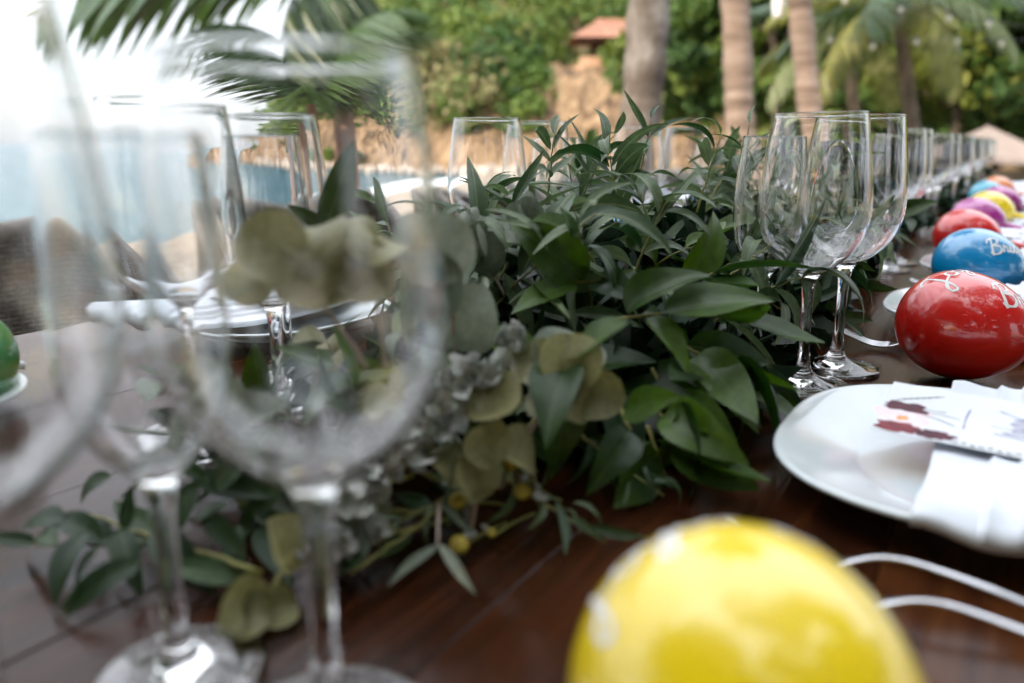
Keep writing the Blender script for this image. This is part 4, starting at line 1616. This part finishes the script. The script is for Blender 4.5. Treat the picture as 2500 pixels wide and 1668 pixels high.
LV = {
    'willow': [leaf_mesh('leaf', 'willow', M_WILLOW, c, 0.5, tw, i) for i, (c, tw) in enumerate(((0.5, 0.2), (1.0, -0.3), (1.6, 0.5), (0.2, 0.0), (2.0, -0.2), (1.2, 0.9)))],
    'ruscus': [leaf_mesh('leaf', 'ruscus', M_RUSCUS, c, fo, tw, 10 + i) for i, (c, fo, tw) in enumerate(((0.4, 0.30, 0.1), (0.9, 0.5, -0.2), (0.2, 0.25, 0.3), (1.3, 0.6, 0.1), (-0.4, 0.4, 0.0)))],
    'round': [leaf_mesh('leaf', 'round', M_DOLLAR, c, fo, 0, 20 + i, 14, 3) for i, (c, fo) in enumerate(((0.6, 0.35), (1.4, 0.25), (-1.0, 0.3), (1.8, 0.5), (0.2, 0.7)))],
    'roundgrey': [leaf_mesh('leaf', 'round', M_DOLLAR_GREY, c, fo, 0, 30 + i, 14, 3) for i, (c, fo) in enumerate(((0.5, 0.3), (1.2, 0.45), (-0.9, 0.3)))],
    'dark': [leaf_mesh('leaf', 'lance', M_DARKSPRIG, c, 0.3, tw, 40 + i) for i, (c, tw) in enumerate(((0.4, 0.2), (0.9, -0.3), (-0.3, 0.2)))],
}
# the round kinds sit on a short stalk, so widen the broad dark ones a little for variety
GR = random.Random(77)
LEAF_COUNT = 0


def sprig(parent, base, d, length, kind, size, n, droop=0.0, pairs=True, stem_mat=None, spread=0.9, stem_r=0.0011, first=0.15, up=0.5, taper=0.35, name='sprig', side=0.0):
    """a stem (the part) with its leaves (sub-parts)"""
    d = d.normalized()
    sd = d.cross(Vector((0, 0, 1)))
    sd = sd.normalized() if sd.length > 1e-3 else Vector((1, 0, 0))
    pts = []
    m = 14
    for i in range(m + 1):
        u = i / m
        q = base + d * (length * u) + Vector((0, 0, -droop * u * u)) + sd * (side * length * u * u)
        q += Vector((GR.uniform(-1, 1), GR.uniform(-1, 1), GR.uniform(-1, 1))) * (min(0.0012, 0.008 * length) if i else 0)
        q.z = max(q.z, TOP + 0.0035)
        pts.append(q)
    I = Matrix.Translation(base)
    v, f = tube([p - base for p in pts], [stem_r * (1 - 0.6 * i / m) for i in range(m + 1)], 6)
    stem = ob(name, mk(name, v, f, stem_mat or M_STEM), parent, I)
    rot = GR.uniform(0, PI)
    for k in range(n):
        u = first + (1 - first) * k / max(1, n - 1)
        i = min(m - 1, int(u * m))
        p = pts[i].lerp(pts[i + 1], u * m - i)
        tg = (pts[i + 1] - pts[i]).normalized()
        a = tg.cross(Vector((0.2, 0.3, 0.93)))
        a = a.normalized() if a.length > 1e-3 else Vector((1, 0, 0))
        b = tg.cross(a)
        rot += 1.35 if pairs else 2.4
        for sg in ((0, PI) if pairs and k < n - 1 else (0,)):
            w = rot + sg + GR.uniform(-0.3, 0.3)
            out = a * math.cos(w) + b * math.sin(w)
            sp = spread * GR.uniform(0.75, 1.2) * (1 - 0.5 * u)
            ld = (tg * (1.05 - 0.55 * sp) + out * sp).normalized()
            sz = size * GR.uniform(0.75, 1.15) * (1 - taper * u * u)
            if p.z + ld.z * sz < TOP + 0.004:
                ld.z = max(ld.z, (TOP + 0.005 - p.z) / sz)
                ld.normalize()
            nrm = (out * -0.2 + Vector((0, 0, up)) + tg * 0.45 + Vector((GR.uniform(-0.5, 0.5), GR.uniform(-0.5, 0.5), GR.uniform(-0.3, 0.3))))
            M = frame(p + out * stem_r, ld, nrm) @ Matrix.Scale(sz, 4)
            me = GR.choice(LV[kind])
            # never let a leaf pass through the table top
            low = min((M @ v_.co).z for v_ in me.vertices)
            if low < TOP + 0.001:
                M = Matrix.Translation((0, 0, TOP + 0.0015 - low)) @ M
            ob('leaf', me, stem, M)
    return stem


garland = empty('leafy_garland', T(0.33, -0.28, 0.001))
tag(garland, 'thick garland of mixed eucalyptus and broad leaves along the table centre', 'garland')


def mound(s, t):
    """height of the heap of leaves"""
    k = min(1, max(0, (s - 0.30) / 0.22))
    k = k * k * (3 - 2 * k)
    w = 0.135
    return max(0.0, 0.125 * k * (1 - ((t + 0.285) / w) ** 2))


# filler under and behind the single leaves: small leaves too many to pick apart
clumps = []
rg = random.Random(21)
for i in range(330):
    s = rg.uniform(0.36, 5.8) if i > 130 else rg.uniform(0.36, 1.3)
    t = -0.285 + rg.uniform(-0.125, 0.125)
    h = mound(s, t)
    p = T(s, t, 0.010 + 0.72 * h * rg.random())
    clumps.append((tuple(p - WM[garland].translation), (0.036, 0.036, 0.020), rg.random() ** 1.3))
V, tn = leaf_cloud(clumps, 46, 0.021, 9, 0.45, 0.1)
V[:, 2] = np.maximum(V[:, 2], 0.002)
o = ob('filler_leaves', cloud_mesh('filler_leaves', V, tn, M_FOLIAGE), garland, WM[garland])
o['kind'] = 'stuff'

# broad dark leaves all over the heap
GR.seed(5)
for i in range(17):
    s = 0.40 + 0.9 * (i / 16) ** 1.25 + GR.uniform(-0.03, 0.03)
    t = -0.285 + GR.uniform(-0.085, 0.10)
    h = mound(s, t)
    out = Vector((0, 0, 0)) + N * (t + 0.285) * 7 - U * (0.9 if s < 0.6 else 0.1) + Vector((0, 0, 0.35)) + Vector((GR.uniform(-.4, .4), GR.uniform(-.4, .4), 0))
    sprig(garland, T(s, t, 0.35 * h + 0.02), out, GR.uniform(0.08, 0.12), 'ruscus', GR.uniform(0.058, 0.076), 5, 0.02, False, spread=1.0, up=0.9, stem_r=0.0014)
# the broad leaves that face the camera at the near end of the heap
for px, py, Y, dx, dz, sz in ((1640, 830, 0.47, 0.8, -0.35, 0.064), (1590, 900, 0.44, 0.35, -0.6, 0.062), (1690, 870, 0.48, 0.75, -0.45, 0.060), (1500, 780, 0.46, 0.9, 0.25, 0.062), (1560, 960, 0.42, 0.6, -0.5, 0.060),
                              (1680, 770, 0.50, 0.8, 0.1, 0.056), (1580, 1040, 0.41, 0.25, -0.7, 0.060), (1780, 900, 0.50, 0.5, -0.6, 0.054), (1480, 690, 0.50, -0.6, 0.1, 0.058), (1640, 690, 0.54, 0.8, 0.3, 0.062)):
    b = at(px, py, Y)
    sprig(garland, b, Vector((dx, -0.55, dz)), 0.03, 'ruscus', sz, 3, 0.0, False, spread=0.7, up=0.8, first=0.3, taper=0.0, stem_r=0.0014)

# arching grey green eucalyptus on top of the heap
for i in range(30):
    s = 0.44 + 0.85 * (i / 29) ** 1.2 + GR.uniform(-0.02, 0.02)
    t = -0.285 + GR.uniform(-0.10, 0.115)
    h = mound(s, t)
    out = N * (t + 0.285) * 5 + Vector((0, 0, GR.uniform(0.5, 1.3))) + Vector((GR.uniform(-.7, .7), GR.uniform(-.8, .4), 0))
    sprig(garland, T(s, t, 0.6 * h + 0.015), out, GR.uniform(0.07, 0.12), 'willow', GR.uniform(0.062, 0.090), 5, GR.uniform(0.0, 0.03), True, spread=1.1, up=0.5)
# the tips that stand up against the cliff and the trunks
for px, py, Y, qx, qy, n, sz in ((1335, 500, 0.66, 1352, 330, 4, 0.050), (1560, 440, 0.74, 1590, 290, 3, 0.052), (1400, 480, 0.70, 1500, 330, 4, 0.062), (1700, 520, 0.72, 1760, 330, 4, 0.060),
                                 (1800, 520, 0.74, 1828, 300, 3, 0.045), (1180, 560, 0.62, 1190, 450, 3, 0.040), (1760, 690, 0.56, 1890, 590, 2, 0.045), (1270, 600, 0.58, 1245, 480, 4, 0.060), (1500, 470, 0.62, 1490, 380, 3, 0.075),
                                 (1590, 560, 0.56, 1560, 470, 3, 0.078), (1450, 640, 0.52, 1400, 560, 3, 0.075)):
    b, e = at(px, py, Y), at(qx, qy, Y)
    sprig(garland, b, e - b, (e - b).length, 'willow', sz, n, 0.0, True, spread=1.0, up=0.4, first=0.4)
for px, py, Y, qx, qy, sz in ((1230, 720, 0.50, 1150, 560, 0.030), (1330, 640, 0.52, 1290, 540, 0.028), (1180, 800, 0.47, 1090, 700, 0.030)):
    b, e = at(px, py, Y), at(qx, qy, Y)
    sprig(garland, b, e - b, (e - b).length, 'roundgrey', sz, 4, 0.0, True, M_STEM_PINK, spread=0.9, up=0.3, first=0.3, taper=0.2)
# leaves and thin tendrils falling down the near right flank
for px, py, Y, qx, qy, kind, n, sz in ((1730, 640, 0.62, 1800, 760, 'willow', 4, 0.055), (1850, 720, 0.70, 1960, 790, 'willow', 4, 0.050), (1900, 640, 0.76, 2010, 700, 'willow', 3, 0.050), (1960, 720, 0.72, 2060, 790, 'dark', 4, 0.042),
                                       (1790, 880, 0.52, 1860, 960, 'ruscus', 3, 0.055), (2000, 640, 0.74, 2090, 700, 'dark', 4, 0.05), (1240, 640, 0.52, 1180, 760, 'willow', 4, 0.070), (1300, 700, 0.50, 1420, 800, 'willow', 4, 0.070)):
    b, e = at(px, py, Y), at(qx, qy, Y * 0.985)
    e.z = max(e.z, TOP + 0.01)
    b.z = max(b.z, TOP + 0.01)
    sprig(garland, b, e - b, (e - b).length, kind, sz, n, 0.0, True, spread=0.9, up=0.7, first=0.2)

# loose sprigs lying in front of the garland, each a thing of its own
def loose(name, label, base):
    r = empty(name, Vector((base.x, base.y, TOP + 0.001)))
    tag(r, label, 'sprig')
    return r


GR.seed(15)


def hero(stem, leaves, kind):
    """single round leaves: where the leaf's middle is, its size, the way its tip points, how far it turns from the camera"""
    for px, py, Y, size, ang, tx, tz in leaves:
        c = at(px, py, Y)
        n = (EYE - c).normalized() + Vector((tx, 0, tz))
        n.normalize()
        x = Vector((math.cos(ang), 0, math.sin(ang)))
        x = (x - n * x.dot(n)).normalized()
        M = frame(c - x * size / 2, x, n) @ Matrix.Scale(size, 4)
        me = GR.choice(LV[kind])
        low = min((M @ v_.co).z for v_ in me.vertices)
        if low < TOP + 0.001:
            M = Matrix.Translation((0, 0, TOP + 0.0015 - low)) @ M
        ob('leaf', me, stem, M)


def twig(r, p, q, mat, rad=0.0013):
    b, e = at(*p), at(*q)
    b.z = max(b.z, TOP + 0.003)
    e.z = max(e.z, TOP + 0.003)
    return sprig(r, b, e - b, (e - b).length, 'round', 0.03, 0, 0, True, mat, stem_r=rad)


r = loose('eucalyptus_sprig', 'blurred olive round leaved eucalyptus seen behind the nearest glass', at(860, 900, 0.33))
w = twig(r, (900, 900, 0.345), (690, 600, 0.315), M_STEM_PINK)
hero(w, ((655, 600, 0.312, 0.029, 2.6, 0.1, 0.1), (760, 545, 0.320, 0.029, 1.8, -0.2, 0.2), (745, 690, 0.318, 0.027, 2.8, 0.4, 0.5), (600, 690, 0.316, 0.020, 3.6, 0.5, 0.3)), 'round')
w = twig(r, (950, 900, 0.35), (900, 580, 0.325), M_STEM_PINK)
hero(w, ((830, 560, 0.328, 0.030, 1.9, 0.2, 0.0), (935, 570, 0.322, 0.028, 1.2, -0.3, 0.3), (900, 690, 0.325, 0.027, 0.4, 0.3, 0.6), (815, 700, 0.322, 0.026, 3.0, -0.3, 0.7)), 'round')
r = loose('eucalyptus_sprig', 'grey round leaved eucalyptus just right of the nearest glass', at(1120, 900, 0.40))
w = twig(r, (1110, 900, 0.40), (1090, 560, 0.36), M_STEM_PINK)
hero(w, ((1060, 600, 0.345, 0.035, 1.5, 0.2, 0.1), (1110, 690, 0.355, 0.030, 0.6, -0.5, 0.1), (1150, 780, 0.385, 0.036, -1.4, -0.5, 0.1), (1030, 720, 0.36, 0.030, 2.8, 0.5, 0.3)), 'roundgrey')
r = loose('eucalyptus_sprig', 'olive round leaved eucalyptus at the near end of the garland', at(1290, 1060, 0.375))
w = twig(r, (1270, 1100, 0.365), (1385, 880, 0.375), M_STEM_PINK, 0.0016)
hero(w, ((1395, 855, 0.390, 0.037, 1.2, -0.1, 0.1),), 'roundgrey')
hero(w, ((1390, 885, 0.372, 0.030, 1.6, 0.1, 0.15), (1340, 960, 0.362, 0.030, 2.6, 0.5, 0.4), (1420, 960, 0.362, 0.031, -0.4, -0.3, 0.6), (1465, 965, 0.368, 0.025, -0.2, -0.7, 0.2), (1300, 880, 0.378, 0.026, 2.7, 0.8, 0.1)), 'round')
r = loose('eucalyptus_sprig', 'olive folded round leaves below the garland end', at(1140, 1250, 0.345))
w = twig(r, (1150, 1290, 0.335), (1190, 1060, 0.345), M_STEM_PINK, 0.0014)
hero(w, ((1215, 1010, 0.350, 0.030, 0.1, 0.1, 1.6), (1180, 1090, 0.338, 0.022, 1.9, 0.2, 0.3), (1115, 1120, 0.336, 0.027, 1.8, 1.2, 0.2), (1300, 1110, 0.340, 0.030, 0.1, 0.0, 1.8), (1150, 1170, 0.330, 0.022, -1.3, 0.6, 0.1)), 'round')
r = loose('eucalyptus_sprig', 'pale round leaved eucalyptus at the bottom beside the glass stem', at(650, 1640, 0.275))
w = twig(r, (630, 1690, 0.262), (715, 1350, 0.29), M_STEM, 0.0016)
hero(w, ((590, 1520, 0.268, 0.021, 2.6, 0.2, 0.3), (675, 1500, 0.272, 0.017, 0.6, 0.3, 0.5), (600, 1640, 0.262, 0.020, 3.4, 0.1, 0.9), (690, 1330, 0.292, 0.024, 1.7, 1.2, 0.1)), 'round')
r = loose('eucalyptus_sprig', 'pale round leaved eucalyptus right of the nearest glass stem', at(760, 1420, 0.305))
w = twig(r, (770, 1480, 0.295), (850, 1180, 0.325), M_STEM, 0.0013)
hero(w, ((830, 1330, 0.305, 0.023, 0.7, 0.2, 0.2), (790, 1240, 0.315, 0.022, 2.2, 0.5, 0.3), (900, 1230, 0.322, 0.020, 0.4, -0.5, 0.3), (800, 1420, 0.30, 0.017, 0.0, 0.1, 0.8)), 'roundgrey')
def on(px, py, h):
    """point h above the table top seen towards that pixel"""
    a, b = at(px, py, 0.1), EYE
    k = (EYE.z - TOP - h) / (EYE.z - a.z)
    return EYE + (a - EYE) * k


def leaves_to(stem, kind, seq):
    for p0, h0, p1, h1 in seq:
        a, b = on(*p0, h0), on(*p1, h1)
        M = frame(a, b - a, Vector((GR.uniform(-0.25, 0.25), -0.55, 0.8))) @ Matrix.Scale((b - a).length * 1.03, 4)
        me = GR.choice(LV[kind])
        low = min((M @ v_.co).z for v_ in me.vertices)
        if low < TOP + 0.001:
            M = Matrix.Translation((0, 0, TOP + 0.0015 - low)) @ M
        ob('leaf', me, stem, M)


def twig_on(r, p, hp, q, hq, mat, rad=0.0012):
    b, e = on(*p, hp), on(*q, hq)
    return sprig(r, b, e - b, (e - b).length, 'round', 0.03, 0, 0, True, mat, stem_r=rad)


r = loose('eucalyptus_sprig', 'heap of silvery eucalyptus left of the garland end', T(0.30, -0.30))
for s_, t_, dx_, k_, sz_, n_ in ((0.25, -0.285, -0.3, 'roundgrey', 0.027, 5), (0.28, -0.33, -0.5, 'roundgrey', 0.028, 5), (0.31, -0.26, 0.1, 'roundgrey', 0.029, 5), (0.34, -0.31, -0.2, 'round', 0.028, 5), (0.37, -0.345, -0.4, 'roundgrey', 0.028, 5),
                                 (0.29, -0.30, 0.3, 'ruscus', 0.048, 4), (0.34, -0.27, -0.5, 'ruscus', 0.050, 4), (0.38, -0.30, 0.0, 'willow', 0.060, 5), (0.26, -0.31, -0.8, 'dark', 0.045, 5), (0.40, -0.36, -0.6, 'willow', 0.058, 4), (0.32, -0.35, -0.9, 'ruscus', 0.045, 4)):
    sprig(r, T(s_, t_, 0.006), Vector((dx_, -0.25, 0.75)), GR.uniform(0.055, 0.085), k_, sz_, n_, 0.01, True, M_STEM_PINK, 0.95, 0.0012, 0.12, 0.4, 0.1)
r = loose('eucalyptus_sprig', 'silvery round leaves trailing behind the nearest glass stem', on(800, 1250, 0))
w = twig(r, (1010, 1160, 0.36), (650, 1290, 0.345), M_STEM, 0.0013)
hero(w, ((700, 1225, 0.345, 0.022, 2.6, 0.2, 0.5), (740, 1160, 0.355, 0.024, 1.8, 0.1, 0.3), (830, 1130, 0.355, 0.024, 1.2, -0.2, 0.3), (770, 1270, 0.345, 0.020, -1.2, 0.3, 0.8), (890, 1150, 0.36, 0.022, 0.6, 0.2, 0.5), (650, 1180, 0.35, 0.02, 2.4, 0.4, 0.4)), 'roundgrey')
# dark narrow sprig lying on the table at the lower left
r = loose('leafy_sprig', 'dark narrow leaved sprig lying on the table at lower left', at(450, 1290, 0.36))
w = twig_on(r, (640, 1400), 0.01, (190, 1250), 0.022, M_STEM)
leaves_to(w, 'dark', (((274, 1160), 0.03, (140, 1210), 0.02), ((250, 1320), 0.015, (90, 1220), 0.03), ((160, 1270), 0.02, (30, 1262), 0.015), ((215, 1340), 0.012, (98, 1465), 0.008), ((335, 1385), 0.012, (130, 1450), 0.014),
                      ((345, 1414), 0.008, (140, 1512), 0.006), ((420, 1310), 0.02, (510, 1400), 0.008), ((430, 1400), 0.01, (640, 1395), 0.012), ((300, 1300), 0.02, (330, 1190), 0.035)))
w = twig_on(r, (700, 1300), 0.012, (470, 1150), 0.035, M_STEM)
leaves_to(w, 'dark', (((465, 1164), 0.036, (690, 1195), 0.03), ((478, 1174), 0.034, (412, 1315), 0.018), ((681, 1194), 0.028, (548, 1310), 0.014), ((500, 1240), 0.03, (600, 1370), 0.01), ((455, 1080), 0.05, (505, 1135), 0.04), ((520, 1130), 0.04, (640, 1115), 0.045),
                      ((640, 1280), 0.015, (700, 1400), 0.01), ((560, 1230), 0.03, (470, 1260), 0.03), ((520, 1200), 0.03, (600, 1060), 0.06), ((620, 1250), 0.02, (740, 1300), 0.012), ((500, 1170), 0.035, (380, 1100), 0.05), ((580, 1290), 0.02, (560, 1420), 0.01), ((480, 1200), 0.03, (360, 1220), 0.03)))
w = twig_on(r, (430, 1330), 0.01, (40, 1330), 0.012, M_STEM)
leaves_to(w, 'dark', (((400, 1330), 0.015, (300, 1240), 0.02), ((330, 1330), 0.012, (220, 1290), 0.018), ((300, 1340), 0.012, (330, 1460), 0.006), ((200, 1330), 0.015, (80, 1370), 0.01), ((140, 1330), 0.015, (60, 1270), 0.02), ((240, 1335), 0.014, (170, 1420), 0.008), ((350, 1335), 0.014, (260, 1410), 0.008), ((90, 1330), 0.012, (-30, 1310), 0.015), ((270, 1330), 0.014, (190, 1240), 0.022), ((390, 1340), 0.01, (470, 1470), 0.006)))
r = loose('leafy_sprig', 'dark green sprig hidden behind the pale blossoms', on(950, 1330, 0))
w = twig_on(r, (1200, 1150), 0.02, (860, 1400), 0.01, M_STEM)
leaves_to(w, 'dark', (((1050, 1260), 0.008, (960, 1180), 0.014), ((1000, 1290), 0.01, (930, 1380), 0.008), ((930, 1340), 0.01, (860, 1290), 0.014), ((1110, 1200), 0.01, (1030, 1130), 0.018), ((1130, 1180), 0.02, (1090, 1300), 0.01), ((880, 1380), 0.012, (780, 1330), 0.012)))
r = loose('leafy_sprig', 'grey green sprig tucked under the near end of the garland', on(1180, 1130, 0))
w = twig_on(r, (1320, 1010), 0.03, (1120, 1200), 0.015, M_STEM)
leaves_to(w, 'ruscus', (((1300, 1020), 0.02, (1200, 950), 0.045), ((1240, 1080), 0.01, (1130, 1030), 0.028), ((1290, 1050), 0.03, (1370, 1140), 0.015), ((1220, 1100), 0.02, (1240, 1210), 0.01), ((1330, 1000), 0.04, (1440, 1070), 0.02)))
r = loose('leafy_sprig', 'dark leaves standing behind the blurred olive eucalyptus', on(900, 1000, 0))
w = twig_on(r, (1050, 1000), 0.02, (800, 900), 0.045, M_STEM)
leaves_to(w, 'ruscus', (((1040, 990), 0.02, (980, 880), 0.055), ((980, 970), 0.025, (880, 930), 0.045), ((940, 950), 0.03, (880, 820), 0.075), ((880, 930), 0.03, (770, 900), 0.045), ((1020, 990), 0.02, (1100, 880), 0.06), ((850, 920), 0.03, (800, 1020), 0.02)))
for p0, p1 in (((795, 565), (868, 345)), ((795, 560), (705, 500))):
    a_, b_ = at(*p0, 0.46), at(*p1, 0.45)
    ob('leaf', LV['dark'][0], w, frame(a_, b_ - a_, Vector((0.15, -1, 0.2))) @ Matrix.Scale((b_ - a_).length, 4))
r = loose('leafy_sprig', 'thin yellow stemmed sprig with small narrow leaves in front of the plate', at(1400, 1330, 0.33))
for px, py, Y, qx, qy, n, sz in ((1230, 1180, 0.36, 1430, 1400, 6, 0.026), (1400, 1050, 0.40, 1620, 1230, 5, 0.028), (1180, 1190, 0.355, 900, 1330, 4, 0.022)):
    b, e = at(px, py, Y), at(qx, qy, Y * 0.92)
    b.z, e.z = max(TOP + 0.02, min(b.z, TOP + 0.035)), TOP + 0.006
    sprig(r, b, e - b, (e - b).length, 'willow', sz, n, 0.0, True, M_STEM, 0.9, 0.0012, 0.15, 0.8, 0.1)
r = loose('leafy_sprig', 'small olive leaf pair lying alone on the wood at bottom centre', at(1060, 1500, 0.30))
b, e = at(1075, 1370, 0.325), at(1072, 1490, 0.30)
b.z, e.z = TOP + 0.022, TOP + 0.016
st_ = sprig(r, b, e - b, (e - b).length, 'dark', 0.02, 0, 0, False, M_STEM_PINK, stem_r=0.001)
for qx, qy, sz in ((1165, 1615, 0.026), (925, 1570, 0.026), (1210, 1390, 0.022)):
    f_ = at(qx, qy, 0.285 if qy > 1500 else 0.32)
    f_.z = TOP + 0.004
    M = frame(e if qy > 1500 else b, f_ - (e if qy > 1500 else b), Vector((0.1, -0.4, 0.9))) @ Matrix.Scale(sz, 4)
    me = leaf_mesh('leaf', 'willow', M_DOLLAR_GREY, 0.25, 0.4, 0.1, 3)
    low = min((M @ v_.co).z for v_ in me.vertices)
    if low < TOP + 0.001:
        M = Matrix.Translation((0, 0, TOP + 0.0015 - low)) @ M
    ob('leaf', me, st_, M)


# pale fluffy blossom heads and small yellow-centred flowers between the loose sprigs
def blossom_mesh(seed):
    """head of many small ruffled petals"""
    rg = random.Random(seed)
    src = leaf_mesh('petal', 'round', None, 0.7, 0.5, 0, seed + 60, 6, 2)
    pv = [v.co.copy() for v in src.vertices]
    pf = [tuple(q.vertices) for q in src.polygons]
    parts = []
    for k in range(64):
        d = Vector((rg.gauss(0, 1), rg.gauss(0, 1), rg.gauss(0.3, 1))).normalized()
        c = Vector((d.x * 0.0105, d.y * 0.0085, d.z * 0.0075)) * rg.uniform(0.45, 1.0)
        x = (d + Vector((rg.gauss(0, 0.7), rg.gauss(0, 0.7), rg.gauss(0, 0.7)))).normalized()
        M = frame(c, x, d + Vector((rg.gauss(0, 0.6), rg.gauss(0, 0.6), rg.gauss(0, 0.6)))) @ Matrix.Scale(rg.uniform(0.005, 0.0085), 4)
        parts.append(([M @ v for v in pv], pf))
    bpy.data.meshes.remove(src)
    return mk('blossom_head', *merge(*parts), M_PALEPETAL)


BLOSSOM = [blossom_mesh(i) for i in range(3)]
spots = [(1165, 930, 0.385, 1.25, 'pale blossom head nearest the garland end'), (1070, 1020, 0.37, 1.15, 'pale blossom head below the glass bowl'), (965, 1095, 0.355, 1.25, 'greenish pale blossom head left of the olive leaves'),
         (860, 1210, 0.335, 1.15, 'pale blossom head right behind the nearest stem'), (1250, 830, 0.41, 0.7, 'small pinkish pale blossom beside the olive leaves'), (800, 1330, 0.32, 0.8, 'lowest pale blossom beside the nearest stem'), (910, 1290, 0.33, 0.55, 'tiny pale green blossom under the others')]
for k, (px, py, Y, sc, lab) in enumerate(spots):
    c = at(px, py, Y - 0.022)
    c.z = max(c.z, TOP + 0.012)
    root = empty('blossom', Vector((c.x, c.y, TOP + 0.001)))
    tag(root, lab, 'flower', 'pale blossoms beside the glass')
    M = Matrix.Translation(c) @ Matrix.Rotation(k * 1.3, 4, 'Z') @ Matrix.Rotation(0.6, 4, 'X') @ Matrix.Scale(sc, 4)
    ob('blossom_head', BLOSSOM[k % 3], root, M)
    foot_ = Vector((c.x + 0.03, c.y + 0.04, TOP + 0.004))
    ob('stem', mk('stem', *tube([c - Vector((0, 0, 0.004)) - c, c.lerp(foot_, 0.5) + Vector((0, 0, -0.003)) - c, foot_ - c], 0.0011, 6), M_STEM), root, Matrix.Translation(c))

DISC = mk('disc', *lathe([(0.0, 0.0022), (0.0022, 0.0020), (0.0040, 0.0008), (0.0043, -0.0008), (0.0025, -0.0020), (0.0, -0.0024)], 18), M_DISC)
PETAL = leaf_mesh('petal', 'ruscus', M_PALEPETAL, 0.5, 0.3, 0, 4, 6, 1)
for k, (px, py, Y, lab) in enumerate(((1245, 1130, 0.345, 'small yellow centred flower under the olive leaves'), (1118, 1222, 0.335, 'yellow centred flower left of the stem fork'), (1275, 1198, 0.34, 'brownish yellow centred flower beside the thin sprig'),
                                      (1122, 1352, 0.315, 'greenish yellow centred flower lowest on the wood'), (1200, 1300, 0.325, 'tiny yellow flower beside the lowest green one'))):
    c = at(px, py, Y)
    c.z = max(c.z, TOP + 0.008)
    root = empty('small_flower', Vector((c.x, c.y, TOP + 0.001)))
    tag(root, lab, 'flower', 'yellow centred flowers on the table')
    face = (EYE - c).normalized() + Vector((0.4 * math.sin(k * 2), 0, 0.5))
    Mq = Matrix.Translation(c) @ face.to_track_quat('Z', 'Y').to_matrix().to_4x4() @ Matrix.Scale(0.55 if k == 4 else 1.0, 4)
    ob('disc', DISC, root, Mq)
    for j in range((3, 2, 3, 1, 1)[k]):
        a = -2.0 + j * 0.9 + k
        Mp = Mq @ Matrix.Rotation(a, 4, 'Z') @ Matrix.Translation((0.0036, 0, -0.001)) @ Matrix.Rotation(0.5 + 0.3 * (j % 2), 4, 'Y') @ Matrix.Scale(0.0105, 4)
        low = min((Mp @ v_.co).z for v_ in PETAL.vertices)
        if low > TOP + 0.0008:
            ob('petal', PETAL, root, Mp)
    foot_ = Vector((c.x + 0.02, c.y + 0.03, TOP + 0.003))
    ob('stem', mk('stem', *tube([Vector((0, 0, -0.002)), (foot_ - c) * 0.5, foot_ - c], 0.0008, 6), M_STEM), root, Matrix.Translation(c))
